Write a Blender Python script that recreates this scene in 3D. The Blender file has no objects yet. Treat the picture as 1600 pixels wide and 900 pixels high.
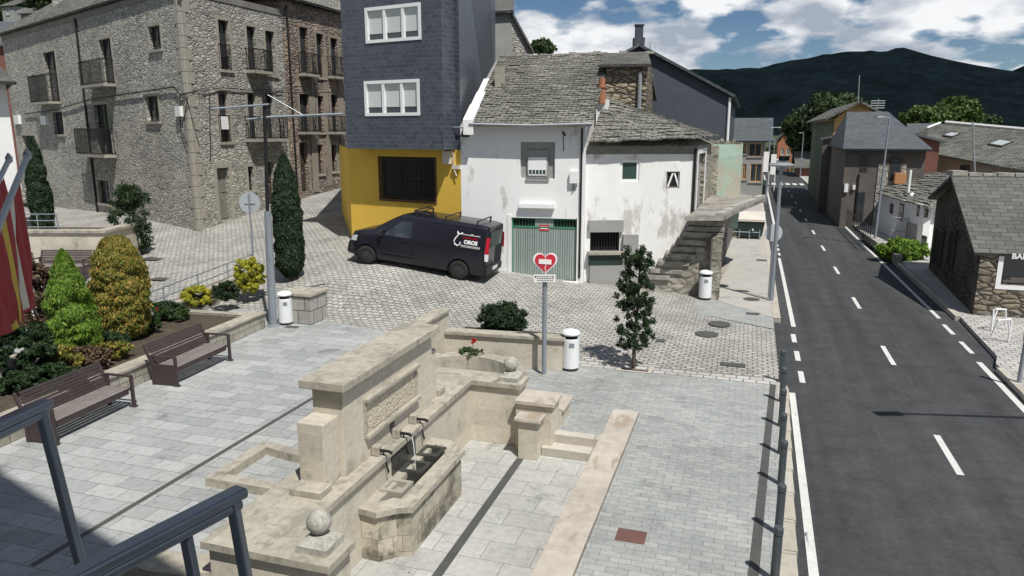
import bpy, bmesh, math, random
import numpy as np
from mathutils import Vector, Matrix
random.seed(7); rng=np.random.default_rng(7)
R=math.radians
S=bpy.context.scene; COL=S.collection
# ---------------------------------------------------------------- camera, sky, sun, exposure
CH=5.7; F=1150.0; PT=math.atan(244/1150)
cam=bpy.data.cameras.new('camera'); co=bpy.data.objects.new('camera',cam); COL.objects.link(co)
cam.sensor_width=36; cam.lens=36*F/1600; cam.clip_end=30000; cam.clip_start=.05
co.location=(0,0,CH); co.rotation_euler=(math.pi/2-PT,0,0); S.camera=co
SUN_EL=59.; SX,SY=.43,-.903          # horizontal direction TOWARDS the sun
w=bpy.data.worlds.new('World'); S.world=w; w.use_nodes=True
nt=w.node_tree; nt.nodes.clear(); N=nt.nodes.new; L=nt.links.new
out=N('ShaderNodeOutputWorld'); bg=N('ShaderNodeBackground'); sky=N('ShaderNodeTexSky')
sky.sky_type='NISHITA'; sky.sun_disc=False; sky.sun_elevation=R(SUN_EL); sky.sun_rotation=math.atan2(SX,SY); sky.air_density=.8; sky.dust_density=.15; sky.ozone_density=3.0
tc=N('ShaderNodeTexCoord'); sp=N('ShaderNodeSeparateXYZ'); L(tc.outputs['Generated'],sp.inputs[0])
def M2(op,a,b=None,c=None,nt=nt):
    m=nt.nodes.new('ShaderNodeMath'); m.operation=op
    for i,v in enumerate((a,b,c)):
        if v is None: continue
        if isinstance(v,(int,float)): m.inputs[i].default_value=v
        else: nt.links.new(v,m.inputs[i])
    return m.outputs[0]
den=M2('ADD',M2('MAXIMUM',sp.outputs[2],0.0),.30)
cv=N('ShaderNodeCombineXYZ'); L(M2('DIVIDE',sp.outputs[0],den),cv.inputs[0]); L(M2('DIVIDE',sp.outputs[1],den),cv.inputs[1]); cv.inputs[2].default_value=2.1
def noise(vec,scale,detail=6,rough=.55,nt=nt,dist=0.):
    n=nt.nodes.new('ShaderNodeTexNoise'); n.inputs['Scale'].default_value=scale; n.inputs['Detail'].default_value=detail; n.inputs['Roughness'].default_value=rough; n.inputs['Distortion'].default_value=dist
    if vec is not None: nt.links.new(vec,n.inputs['Vector'])
    return n.outputs['Fac']
def ramp(fac,pts,nt=nt):
    r=nt.nodes.new('ShaderNodeValToRGB'); e=r.color_ramp.elements
    while len(e)<len(pts): e.new(.5)
    for i,(p,c) in enumerate(pts):
        e[i].position=p; e[i].color=(c,c,c,1) if isinstance(c,(int,float)) else (*c,1)
    nt.links.new(fac,r.inputs[0]); return r.outputs[0]
def mix(fac,a,b,nt=nt,mode='MIX'):
    m=nt.nodes.new('ShaderNodeMix'); m.data_type='RGBA'; m.blend_type=mode
    for i,v in ((0,fac),(6,a),(7,b)):
        if isinstance(v,(int,float)): m.inputs[i].default_value=v if i==0 else (v,v,v,1)
        elif isinstance(v,tuple): m.inputs[i].default_value=(*v,1)
        else: nt.links.new(v,m.inputs[i])
    return m.outputs[2]
cn=noise(cv.outputs[0],2.6,10,.5); cn2=noise(cv.outputs[0],4.2,8,.5)
cover=M2('MULTIPLY',ramp(cn,[(.425,0.),(.475,1.)]),ramp(sp.outputs[2],[(.0,0.),(.002,1.),(.30,1.),(.55,.25)]))
cshade=ramp(cn2,[(.40,(6.0,6.9,8.2)),(.58,(14.8,15.0,15.3))])
hs=N('ShaderNodeHueSaturation'); hs.inputs['Saturation'].default_value=1.12; L(sky.outputs[0],hs.inputs['Color'])
L(mix(cover,hs.outputs[0],cshade),bg.inputs[0]); bg.inputs[1].default_value=.06
L(bg.outputs[0],out.inputs[0])
sl=bpy.data.lights.new('sun','SUN'); so=bpy.data.objects.new('sun',sl); COL.objects.link(so)
sl.energy=4.7; sl.angle=R(.5); sl.color=(1,.965,.9)
so.rotation_euler=Vector((SX*math.cos(R(SUN_EL)),SY*math.cos(R(SUN_EL)),math.sin(R(SUN_EL)))).to_track_quat('Z','Y').to_euler()
S.view_settings.view_transform='Standard'; S.view_settings.look='None'; S.view_settings.exposure=.06; S.view_settings.gamma=1
S.render.engine='CYCLES'

# ---------------------------------------------------------------- measuring helpers (survey of the place)
HA=math.atan2(376,math.hypot(1150,244)); CA,SA=math.cos(HA),math.sin(HA)
def U(u,v,z=0.): return Vector((u*CA+v*SA,-u*SA+v*CA,z))
def ray(px,py):
    x=(px-800)/F; y=-(py-450)/F
    return Vector((x, math.cos(PT)+y*math.sin(PT), -math.sin(PT)+y*math.cos(PT)))
def at(px,py,z=0.):
    r=ray(px,py); t=(z-CH)/r.z; return Vector((r.x*t,r.y*t,z))
def toUV(p): return p.x*CA-p.y*SA, p.x*SA+p.y*CA
def deep(px,py,Y):
    r=ray(px,py); t=Y/r.y; return Vector((r.x*t,Y,CH+r.z*t))
# street surface: thin plate spline through levelled points
CP=[(-13,25,0),(-9,23.6,0),(-6,22.1,0),(-3,20.8,0),(0,19.3,0),(3,17.7,0),(6,16.2,0),(-20,27,0.05),(-30,33,.1),
    (2.5,25.8,.40),(-1.8,24.6,.76),(-5.1,25.4,1.15),(-5.4,27.4,1.3),(-6.45,29.5,1.46),(-10.7,46.5,2.26),(-15,62,3.4),(-14.9,34.8,1.07),(-34.9,52.8,.9),(-30.2,48.6,.85),
    (-14.5,29,.42),(-22,32,.4),(-9.5,29,.95),(6,20,0.02),(7,24.8,.03),(4.5,24.6,.15),(8.5,30,.02),(10,40,0),(17,60,0),(30,100,0),(-1.8,22.8,.35),(2.3,21.5,.15),(-9,25.5,.35),(-50,70,.8),(-1.8,26.8,.9),(0,60,1.5),(10,80,.5),(-30,90,4),(6,19,.0),(9,26,0)]
_X=np.array(CP,float)
def _phi(r2): return np.where(r2>1e-9,.5*r2*np.log(r2+1e-12),0)
_d=((_X[:,None,:2]-_X[None,:,:2])**2).sum(-1); _NC=len(_X)
_A=np.zeros((_NC+3,_NC+3)); _A[:_NC,:_NC]=_phi(_d)+np.eye(_NC)*.6; _A[:_NC,_NC]=1; _A[:_NC,_NC+1:]=_X[:,:2]; _A[_NC,:_NC]=1; _A[_NC+1:,:_NC]=_X[:,:2].T
_w=np.linalg.solve(_A,np.concatenate([_X[:,2],[0,0,0]]))
def vb(u): return 17.22 if u>-4 else 17.22+(-4-u)*.24
def tz(x,y):
    u,v=x*CA-y*SA,x*SA+y*CA
    s=v-vb(max(u,-14.5))
    if s<=0: return 0.
    r2=(_X[:,0]-x)**2+(_X[:,1]-y)**2
    z=float((_phi(r2)*_w[:_NC]).sum()+_w[_NC]+_w[_NC+1]*x+_w[_NC+2]*y)
    z=max(z,0)
    if u>-2.2: z*=max(0,min(1,(-.6-u)/1.6)) if v>24 else max(0,min(1,(.2-u)/2.4))
    return z*min(1,s/1.5)
def gp(px,py):
    z=0.
    for _ in range(30):
        p=at(px,py,z); z=.5*z+.5*tz(p.x,p.y)
    return at(px,py,z)

# ---------------------------------------------------------------- materials
MATS={}
def newmat(name):
    m=bpy.data.materials.new(name); m.use_nodes=True; nt=m.node_tree
    b=nt.nodes['Principled BSDF']; MATS[name]=m; return m,nt,b
def uvn(nt,sx=1,sy=1,wob=0,wsc=3.):
    t=nt.nodes.new('ShaderNodeUVMap'); v=t.outputs[0]
    if wob:
        n=nt.nodes.new('ShaderNodeTexNoise'); n.inputs['Scale'].default_value=wsc; n.inputs['Detail'].default_value=3; nt.links.new(v,n.inputs['Vector'])
        a=nt.nodes.new('ShaderNodeVectorMath'); a.operation='SUBTRACT'; a.inputs[1].default_value=(.5,.5,.5); nt.links.new(n.outputs['Color'],a.inputs[0])
        b=nt.nodes.new('ShaderNodeVectorMath'); b.operation='MULTIPLY_ADD'; b.inputs[1].default_value=(wob,)*3; nt.links.new(a.outputs[0],b.inputs[0]); nt.links.new(v,b.inputs[2]); v=b.outputs[0]
    if sx!=1 or sy!=1:
        mp=nt.nodes.new('ShaderNodeMapping'); mp.inputs['Scale'].default_value=(sx,sy,1); nt.links.new(v,mp.inputs[0]); v=mp.outputs[0]
    return v
def bump(nt,b,h,strength=.5,dist=.02):
    n=nt.nodes.new('ShaderNodeBump'); n.inputs['Strength'].default_value=strength; n.inputs['Distance'].default_value=dist
    nt.links.new(h,n.inputs['Height']); nt.links.new(n.outputs[0],b.inputs['Normal'])
def plain(name,c,rough=.7,metal=0,var=.25,sc=3.,bp=.15,c2=None,stain=None,spec=.4):
    m,nt,b=newmat(name); v=uvn(nt)
    n=noise(v,sc,8,.65,nt); n2=noise(v,sc*.17,5,.6,nt)
    f=M2('MULTIPLY_ADD',n2,.5,M2('MULTIPLY',n,.5,nt=nt),nt=nt)
    lo=tuple(x*(1-var) for x in c); hi=tuple(min(1,x*(1+var)) for x in (c2 or c))
    col=ramp(f,[(.36,lo),(.64,hi)],nt)
    if stain: col=mix(ramp(noise(uvn(nt,1,.35),stain[1],8,.7,nt),[(stain[2],0.),(stain[2]+.06,1.)],nt),col,stain[0],nt)
    nt.links.new(col,b.inputs['Base Color']); b.inputs['Roughness'].default_value=rough; b.inputs['Metallic'].default_value=metal
    b.inputs['Specular IOR Level'].default_value=spec
    if bp: bump(nt,b,n,bp,.01)
    return m
def brick(name,c1,c2,mc,bw,bh,ms=.012,bp=.5,wob=.03,var=.35,rough=.85,off=.5,dist=.02,sp2=.4,sq=1.,spec=.35,big=.25,wsc=4.):
    m,nt,b=newmat(name); v=uvn(nt,wob=wob,wsc=wsc)
    t=nt.nodes.new('ShaderNodeTexBrick'); t.offset=off; t.squash=sq; nt.links.new(v,t.inputs['Vector'])
    for k,c in (('Color1',c1),('Color2',c2),('Mortar',mc)): t.inputs[k].default_value=(*c,1)
    t.inputs['Scale'].default_value=1; t.inputs['Mortar Size'].default_value=ms; t.inputs['Mortar Smooth'].default_value=sp2; t.inputs['Brick Width'].default_value=bw; t.inputs['Row Height'].default_value=bh
    t.inputs['Bias'].default_value=0
    n=noise(uvn(nt),9,8,.7,nt); g=noise(uvn(nt),.45,6,.6,nt)
    k=M2('ADD',M2('MULTIPLY',M2('SUBTRACT',n,.5,nt=nt),var*1.6,nt=nt),M2('MULTIPLY_ADD',M2('SUBTRACT',g,.5,nt=nt),big*3,1.,nt=nt),nt=nt)
    vm=nt.nodes.new('ShaderNodeVectorMath'); vm.operation='SCALE'; nt.links.new(t.outputs[0],vm.inputs[0]); nt.links.new(k,vm.inputs['Scale'])
    nt.links.new(vm.outputs[0],b.inputs['Base Color']); b.inputs['Roughness'].default_value=rough; b.inputs['Specular IOR Level'].default_value=spec
    h=M2('SUBTRACT',M2('MULTIPLY',n,.35,nt=nt),t.outputs['Fac'],nt=nt)
    bump(nt,b,h,bp,dist); return m
def rubble(name,cols,mc,sx=2.6,sy=6.,bp=.9,dist=.05,gap=.05,wob=.12,extra=None):
    m,nt,b=newmat(name); v=uvn(nt,sx,sy,wob=wob,wsc=2.6)
    a=nt.nodes.new('ShaderNodeTexVoronoi'); a.feature='F1'; e=nt.nodes.new('ShaderNodeTexVoronoi'); e.feature='DISTANCE_TO_EDGE'
    for q in (a,e): q.inputs['Scale'].default_value=1; nt.links.new(v,q.inputs['Vector']); q.inputs['Randomness'].default_value=.9
    s=nt.nodes.new('ShaderNodeSeparateColor'); nt.links.new(a.outputs['Color'],s.inputs[0])
    cst=ramp(s.outputs[0],[(i/(len(cols)-1),c) for i,c in enumerate(cols)],nt)
    n=noise(uvn(nt),8,9,.7,nt); g=noise(uvn(nt),.35,5,.6,nt)
    k=M2('ADD',M2('MULTIPLY',M2('SUBTRACT',n,.5,nt=nt),.9,nt=nt),M2('MULTIPLY_ADD',M2('SUBTRACT',g,.5,nt=nt),.9,1.,nt=nt),nt=nt)
    vm=nt.nodes.new('ShaderNodeVectorMath'); vm.operation='SCALE'; nt.links.new(cst,vm.inputs[0]); nt.links.new(k,vm.inputs['Scale'])
    ed=ramp(e.outputs['Distance'],[(0.,0.),(gap*2,1.)],nt)
    col=mix(ed,mc,vm.outputs[0],nt)
    if extra: col=mix(ramp(noise(uvn(nt),extra[1],8,.65,nt),[(extra[2],0.),(extra[2]+.03,1.)],nt),col,extra[0],nt)
    nt.links.new(col,b.inputs['Base Color']); b.inputs['Roughness'].default_value=.93; b.inputs['Specular IOR Level'].default_value=.2
    h=M2('ADD',M2('MULTIPLY',n,.6,nt=nt),M2('MULTIPLY',ramp(e.outputs['Distance'],[(0.,0.),(gap*5,1.)],nt),1.2,nt=nt),nt=nt)
    bump(nt,b,h,bp,dist); return m
def leafmat(name,cols,rough=.6,trans=.25):
    m,nt,b=newmat(name); g=nt.nodes.new('ShaderNodeNewGeometry')
    c=ramp(g.outputs['Random Per Island'],[(i/(len(cols)-1),c) for i,c in enumerate(cols)],nt)
    nt.links.new(c,b.inputs['Base Color']); b.inputs['Roughness'].default_value=rough; b.inputs['Specular IOR Level'].default_value=.3
    t=nt.nodes.new('ShaderNodeBsdfTranslucent'); nt.links.new(c,t.inputs[0]); mx=nt.nodes.new('ShaderNodeMixShader'); mx.inputs[0].default_value=trans
    nt.links.new(b.outputs[0],mx.inputs[1]); nt.links.new(t.outputs[0],mx.inputs[2]); nt.links.new(mx.outputs[0],nt.nodes['Material Output'].inputs[0]); return m
def glass(name,c=(.03,.04,.05),rough=.08): 
    m,nt,b=newmat(name); b.inputs['Base Color'].default_value=(*c,1); b.inputs['Roughness'].default_value=rough; b.inputs['Specular IOR Level'].default_value=.7; return m

m_slab=brick('pale_slab',(.29,.305,.30),(.40,.41,.405),(.17,.17,.165),.62,.36,.008,.4,.03,.5,big=.2)
m_slab2=brick('grey_paver',(.28,.295,.285),(.36,.37,.36),(.2,.2,.2),.30,.13,.006,.3,.02,.5,big=.22)
m_floor=brick('sunken_slab',(.36,.36,.34),(.44,.44,.42),(.2,.2,.19),.75,.5,.007,.3,.03,.55,big=.3)
m_cob=brick('cobble',(.33,.325,.30),(.45,.44,.41),(.17,.165,.145),.24,.15,.022,.9,.10,.6,dist=.03,big=.3,sp2=.8,wsc=2.)
m_cobt=brick('granite_sett',(.38,.37,.35),(.48,.47,.44),(.19,.18,.17),.30,.22,.02,.7,.05,.4,big=.2,sp2=.6)
m_conc=plain('pavement_concrete',(.40,.385,.355),.85,var=.12,sc=5,bp=.1)
m_kerb=brick('kerb_stone',(.40,.37,.31),(.48,.45,.40),(.2,.18,.15),5,.9,.01,.3,.02,.4)
m_asph=plain('asphalt',(.046,.049,.051),.88,var=.2,sc=9,bp=.35,c2=(.055,.057,.059),spec=.3)
def asphalt_wear():
    nt=m_asph.node_tree; b=nt.nodes['Principled BSDF']; c=b.inputs['Base Color'].links[0].from_socket
    k=ramp(noise(uvn(nt,.9,.035),1.6,5,.6,nt),[(.35,(.80,.80,.80)),(.65,(1.22,1.22,1.22))],nt)
    c=mix(1.,c,k,nt,'MULTIPLY'); e=nt.nodes.new('ShaderNodeTexVoronoi'); e.feature='DISTANCE_TO_EDGE'; e.inputs['Scale'].default_value=.22; nt.links.new(uvn(nt,wob=1.2,wsc=1.2),e.inputs['Vector'])
    cr=ramp(e.outputs['Distance'],[(.0,.86),(.008,1.)],nt); c=mix(1.,c,cr,nt,'MULTIPLY')
    sp=ramp(noise(uvn(nt),1.1,9,.75,nt),[(.60,1.),(.70,.72)],nt); c=mix(1.,c,sp,nt,'MULTIPLY'); nt.links.new(c,b.inputs['Base Color'])
asphalt_wear()
def grime(mat,sc=1.2,th=.56,d=.62,spots=True):
    nt=mat.node_tree; b=nt.nodes['Principled BSDF']; c=b.inputs['Base Color'].links[0].from_socket
    c=mix(1.,c,ramp(noise(uvn(nt),sc,10,.7,nt),[(th,1.),(th+.14,d)],nt),nt,'MULTIPLY')
    if spots:
        v=nt.nodes.new('ShaderNodeTexVoronoi'); v.inputs['Scale'].default_value=1.7; nt.links.new(uvn(nt),v.inputs['Vector']); c=mix(1.,c,ramp(v.outputs['Distance'],[(.035,.45),(.05,1.)],nt),nt,'MULTIPLY')
    nt.links.new(c,b.inputs['Base Color'])
for m_ in (m_slab,m_slab2,m_floor,m_conc): grime(m_)
grime(m_cob,.6,.50,.78,False)
m_line=plain('road_paint',(.60,.60,.58),.7,var=.12,sc=12,bp=.1,stain=((.16,.16,.16),5,.60))
m_grass=plain('valley_grass',(.035,.06,.02),.95,var=.4,sc=.1,bp=0)
m_ash=brick('sandstone_ashlar',(.49,.45,.37),(.55,.51,.425),(.42,.385,.315),.62,.34,.004,.25,.01,.4,big=.2,rough=.9)
m_cop=plain('sandstone_coping',(.39,.36,.30),.92,var=.25,sc=7,bp=.6,stain=((.27,.26,.22),2.6,.55))
m_copw=plain('sandstone_orange',(.45,.41,.355),.9,var=.22,sc=4,bp=.5,stain=((.34,.28,.22),1.5,.54))
m_ashd=brick('wet_sandstone',(.38,.35,.27),(.47,.43,.35),(.24,.22,.17),.36,.26,.006,.4,.02,.6,big=.5)

m_wet=plain('wet_dark_stone',(.055,.055,.05),.35,var=.5,sc=6,bp=.4)
m_relief=rubble('carved_relief',[(.50,.45,.35),(.58,.53,.42)],(.47,.42,.33),14,14,.6,.02,.03)
grime(m_ashd,2.2,.46,.35,False); grime(m_ash,1.5,.54,.66,False); grime(m_cop,2.4,.52,.6,False)
m_rough=plain('rough_granite',(.36,.35,.31),.95,var=.45,sc=16,bp=.8)
m_stdark=plain('dark_stair_stone',(.17,.16,.14),.95,var=.4,sc=5,bp=.9,c2=(.30,.28,.25))
m_rub=rubble('rubble_grey',[(.25,.245,.22),(.42,.41,.37),(.33,.32,.29),(.49,.475,.42)],(.15,.145,.13),3.0,8.,.75,.035,.035,wob=.16)
m_rubw=rubble('rubble_mixed',[(.22,.15,.11),(.30,.26,.22),(.20,.18,.16),(.36,.30,.24)],(.10,.09,.08),3.,7.,1.,.05,.05,extra=((.34,.27,.22),.5,.52))
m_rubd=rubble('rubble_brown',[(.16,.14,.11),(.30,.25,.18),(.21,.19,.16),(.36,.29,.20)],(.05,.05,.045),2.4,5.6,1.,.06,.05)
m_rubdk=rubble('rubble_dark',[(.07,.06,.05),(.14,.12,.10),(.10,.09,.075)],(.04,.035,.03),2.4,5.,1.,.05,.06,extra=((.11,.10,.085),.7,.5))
m_rubs=rubble('rubble_stair',[(.28,.26,.22),(.20,.19,.165),(.36,.33,.28)],(.24,.22,.18),2.5,4.,.8,.05,.08,extra=((.34,.32,.27),.9,.5))
m_quoin=plain('dressed_granite',(.33,.31,.265),.93,var=.18,sc=6,bp=.4)
m_roof=brick('slate_roof_old',(.085,.09,.078),(.18,.18,.158),(.03,.03,.028),.42,.2,.018,1.,.22,.7,dist=.06,big=.45,rough=.9,wsc=2.2)
m_roofg=brick('slate_roof_lichen',(.15,.15,.13),(.30,.295,.26),(.05,.05,.045),.37,.13,.02,1.,.3,.9,dist=.08,big=.5,rough=.95,wsc=1.6)
m_roofb=brick('slate_roof_blue',(.075,.085,.095),(.105,.115,.125),(.035,.04,.045),.3,.2,.01,.4,.02,.4,dist=.02,big=.15,rough=.6)
m_roofd=brick('slate_roof_dark',(.09,.09,.085),(.14,.135,.125),(.03,.03,.03),.5,.25,.012,.6,.1,.6,dist=.03,big=.3,rough=.8)
m_clad=brick('slate_cladding',(.046,.054,.074),(.074,.085,.110),(.12,.135,.16),.27,.155,.009,.7,.035,.6,dist=.03,big=.2,rough=.42,spec=.6,sp2=.2)
m_cladd=plain('dark_slate_gable',(.055,.068,.085),.7,var=.12,sc=2,bp=.1)
m_yel=plain('yellow_render',(.72,.47,.07),.85,var=.07,sc=1.2,bp=.12)
m_white=plain('white_render',(.80,.80,.80),.88,var=.04,sc=1.5,bp=.3,stain=((.54,.53,.50),1.1,.585))
m_white2=plain('white_render_worn',(.78,.78,.77),.9,var=.07,sc=1.2,bp=.5,stain=((.52,.50,.46),.9,.525))
m_green=plain('green_plaster',(.36,.49,.40),.9,var=.2,sc=3,bp=.4,stain=((.42,.40,.33),1.3,.50))
m_plast=plain('brown_plaster',(.25,.22,.18),.93,var=.25,sc=1.3,bp=.4,stain=((.30,.22,.18),.7,.55))
m_plas2=plain('ochre_plaster',(.62,.38,.16),.9,var=.12,sc=1.3,bp=.2)
m_orange=plain('orange_render',(.45,.22,.10),.9,var=.1,sc=1.3,bp=.2)
m_redw=plain('red_brown_render',(.16,.07,.055),.9,var=.2,sc=1.3,bp=.2)
m_dbrown=plain('dark_brown_render',(.12,.105,.095),.9,var=.2,sc=1.3,bp=.2)
m_dgreen=plain('dark_green_render',(.09,.12,.08),.9,var=.2,sc=1.3,bp=.2)
m_grey=plain('grey_render',(.30,.30,.29),.9,var=.15,sc=1.3,bp=.2)
m_wood=plain('dark_wood',(.055,.04,.03),.7,var=.3,sc=8,bp=.2)
m_woodg=plain('weathered_wood',(.20,.19,.17),.85,var=.3,sc=9,bp=.3)
m_gar=brick('garage_panels',(.27,.33,.31),(.34,.39,.37),(.07,.10,.09),.085,4,.012,.5,.0,.3,rough=.55,off=0,big=.12,dist=.01)
m_garg=plain('green_paint',(.06,.22,.13),.5,var=.2,sc=5,bp=.05)
m_black=plain('black_iron',(.02,.02,.021),.5,.3,var=.2,sc=9,bp=.05)
m_hole=plain('dark_interior',(.012,.012,.013),.9,var=.2,sc=2,bp=0)
m_steel=plain('galvanised_steel',(.36,.38,.40),.5,.5,var=.15,sc=7,bp=.05)
m_pole=plain('grey_painted_steel',(.27,.30,.34),.45,.3,var=.12,sc=5,bp=.03)
m_bol=plain('bollard_steel',(.085,.10,.11),.38,.35,var=.12,sc=8,bp=.03)
m_rail=plain('railing_lacquer',(.15,.18,.22),.3,.35,var=.15,sc=8,bp=.03,spec=.7)
m_bench=plain('bench_brown_metal',(.060,.045,.045),.55,.1,var=.2,sc=14,bp=.1)
m_benchw=plain('bench_seat_worn',(.22,.19,.18),.6,var=.3,sc=14,bp=.1)
m_binw=plain('white_bin_paint',(.74,.76,.77),.45,var=.04,sc=4,bp=.05)
m_pvc=plain('white_frame',(.80,.81,.82),.35,var=.03,sc=4,bp=0)
m_blind=plain('pale_blind',(.58,.61,.60),.7,var=.05,sc=4,bp=0)
m_glass=glass('window_glass'); m_glass2=glass('green_glass',(.04,.07,.06),.15)
m_van=plain('black_van_paint',(.012,.012,.020),.25,.0,var=.1,sc=2,bp=0,spec=.6)
m_plastic=plain('black_plastic',(.022,.022,.023),.6,var=.2,sc=9,bp=.05)
m_tyre=plain('tyre_rubber',(.025,.025,.025),.85,var=.2,sc=12,bp=.1)
m_hub=plain('wheel_steel',(.06,.06,.062),.5,.4,var=.2,sc=9,bp=.05)
m_red=plain('red_enamel',(.55,.03,.05),.4,var=.08,sc=5,bp=0)
m_redl=plain('red_lens',(.42,.015,.03),.2,var=.05,sc=5,bp=0)
m_wlens=plain('clear_lens',(.7,.72,.74),.15,var=.05,sc=5,bp=0)
m_wsig=plain('white_enamel',(.80,.80,.80),.4,var=.03,sc=5,bp=0)
m_ink=plain('black_ink',(.02,.02,.02),.6,var=.1,sc=5,bp=0)
m_signb=plain('sign_back',(.50,.53,.56),.45,.3,var=.06,sc=5,bp=0)
m_soil=plain('planter_soil',(.07,.055,.04),.95,var=.4,sc=6,bp=.5)
m_bark=plain('bark',(.10,.075,.055),.95,var=.35,sc=12,bp=.7)
m_terra=plain('terracotta',(.35,.15,.08),.8,var=.15,sc=5,bp=.1)
m_flagr=plain('red_flag_cloth',(.27,.018,.024),.8,var=.1,sc=3,bp=.05)
m_flagy=plain('yellow_flag_cloth',(.50,.36,.05),.8,var=.1,sc=3,bp=.05)
m_flagw=plain('pale_flag_cloth',(.52,.50,.42),.8,var=.1,sc=3,bp=.05)
m_cover=plain('iron_cover',(.10,.10,.095),.7,.3,var=.2,sc=20,bp=.5)
m_coverr=plain('rusty_cover',(.16,.085,.07),.8,.2,var=.2,sc=20,bp=.4)
m_water=glass('water',(.03,.04,.035),.05)
m_spray=plain('falling_water',(.7,.74,.75),.1,var=.05,sc=30,bp=.1)
m_dump=plain('container_green',(.018,.035,.028),.5,var=.2,sc=4,bp=.05)
m_cream=plain('cream_paint',(.60,.56,.50),.6,var=.15,sc=4,bp=.1)
m_mount=plain('forest_in_cloud_shade',(.006,.0105,.0125),1.,var=.5,sc=.03,bp=0,spec=0.)  # base colour darkened to carry the cloud shade lying on the forested hills
l_dark=leafmat('leaf_dark',[(.012,.03,.012),(.025,.055,.02),(.045,.08,.03)])
l_cyp=leafmat('leaf_cypress',[(.012,.026,.012),(.022,.045,.018),(.035,.062,.026)],trans=.1)
l_mid=leafmat('leaf_mid',[(.02,.05,.015),(.045,.09,.03),(.08,.13,.04)])
l_lime=leafmat('leaf_lime',[(.05,.11,.015),(.13,.24,.03),(.28,.40,.06)])
l_oran=leafmat('leaf_orange',[(.05,.08,.015),(.10,.14,.02),(.20,.22,.04),(.38,.29,.07),(.46,.26,.07)])
l_yel=leafmat('leaf_yellow',[(.18,.22,.02),(.42,.42,.04),(.62,.56,.08)])
l_red=leafmat('petal_red',[(.5,.02,.02),(.65,.04,.03)])
l_purp=leafmat('leaf_purple',[(.04,.035,.02),(.12,.08,.05),(.25,.18,.12)])
l_mid2=leafmat('leaf_tree',[(.012,.03,.012),(.03,.06,.02),(.06,.095,.04)])
l_far=leafmat('leaf_far',[(.012,.028,.010),(.03,.055,.016),(.055,.085,.024)],trans=.1)
l_farl=leafmat('leaf_far_light',[(.03,.06,.014),(.06,.105,.022),(.09,.14,.03)],trans=.15)

# ---------------------------------------------------------------- mesh helpers
def finish(o,mat,parent=None,bev=0,smooth=False):
    me=o.data
    mats=mat if isinstance(mat,(list,tuple)) else [mat]
    for m in mats: me.materials.append(m)
    COL.objects.link(o)
    if parent is not None: o.parent=parent
    if smooth:
        for p in me.polygons: p.use_smooth=True
    if bev:
        b=o.modifiers.new('bevel','BEVEL'); b.width=bev; b.segments=2; b.limit_method='ANGLE'; b.angle_limit=R(40)
    return o
def boxuv(me,off=Vector((0,0,0))):
    uv=me.uv_layers.new(name='UVMap'); n=len(me.loops)
    arr=np.empty(n*2,np.float32)
    vs=me.vertices
    for p in me.polygons:
        nn=p.normal
        if abs(nn.z)>.93:
            t=Vector((CA,-SA,0)); b=Vector((SA,CA,0))
        else:
            t=Vector((-nn.y,nn.x,0)).normalized(); b=nn.cross(t)
            if b.z<0: b=-b
        for li in p.loop_indices:
            c=vs[me.loops[li].vertex_index].co+off
            arr[2*li]=c.dot(t); arr[2*li+1]=c.dot(b)
    uv.data.foreach_set('uv',arr)
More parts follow.
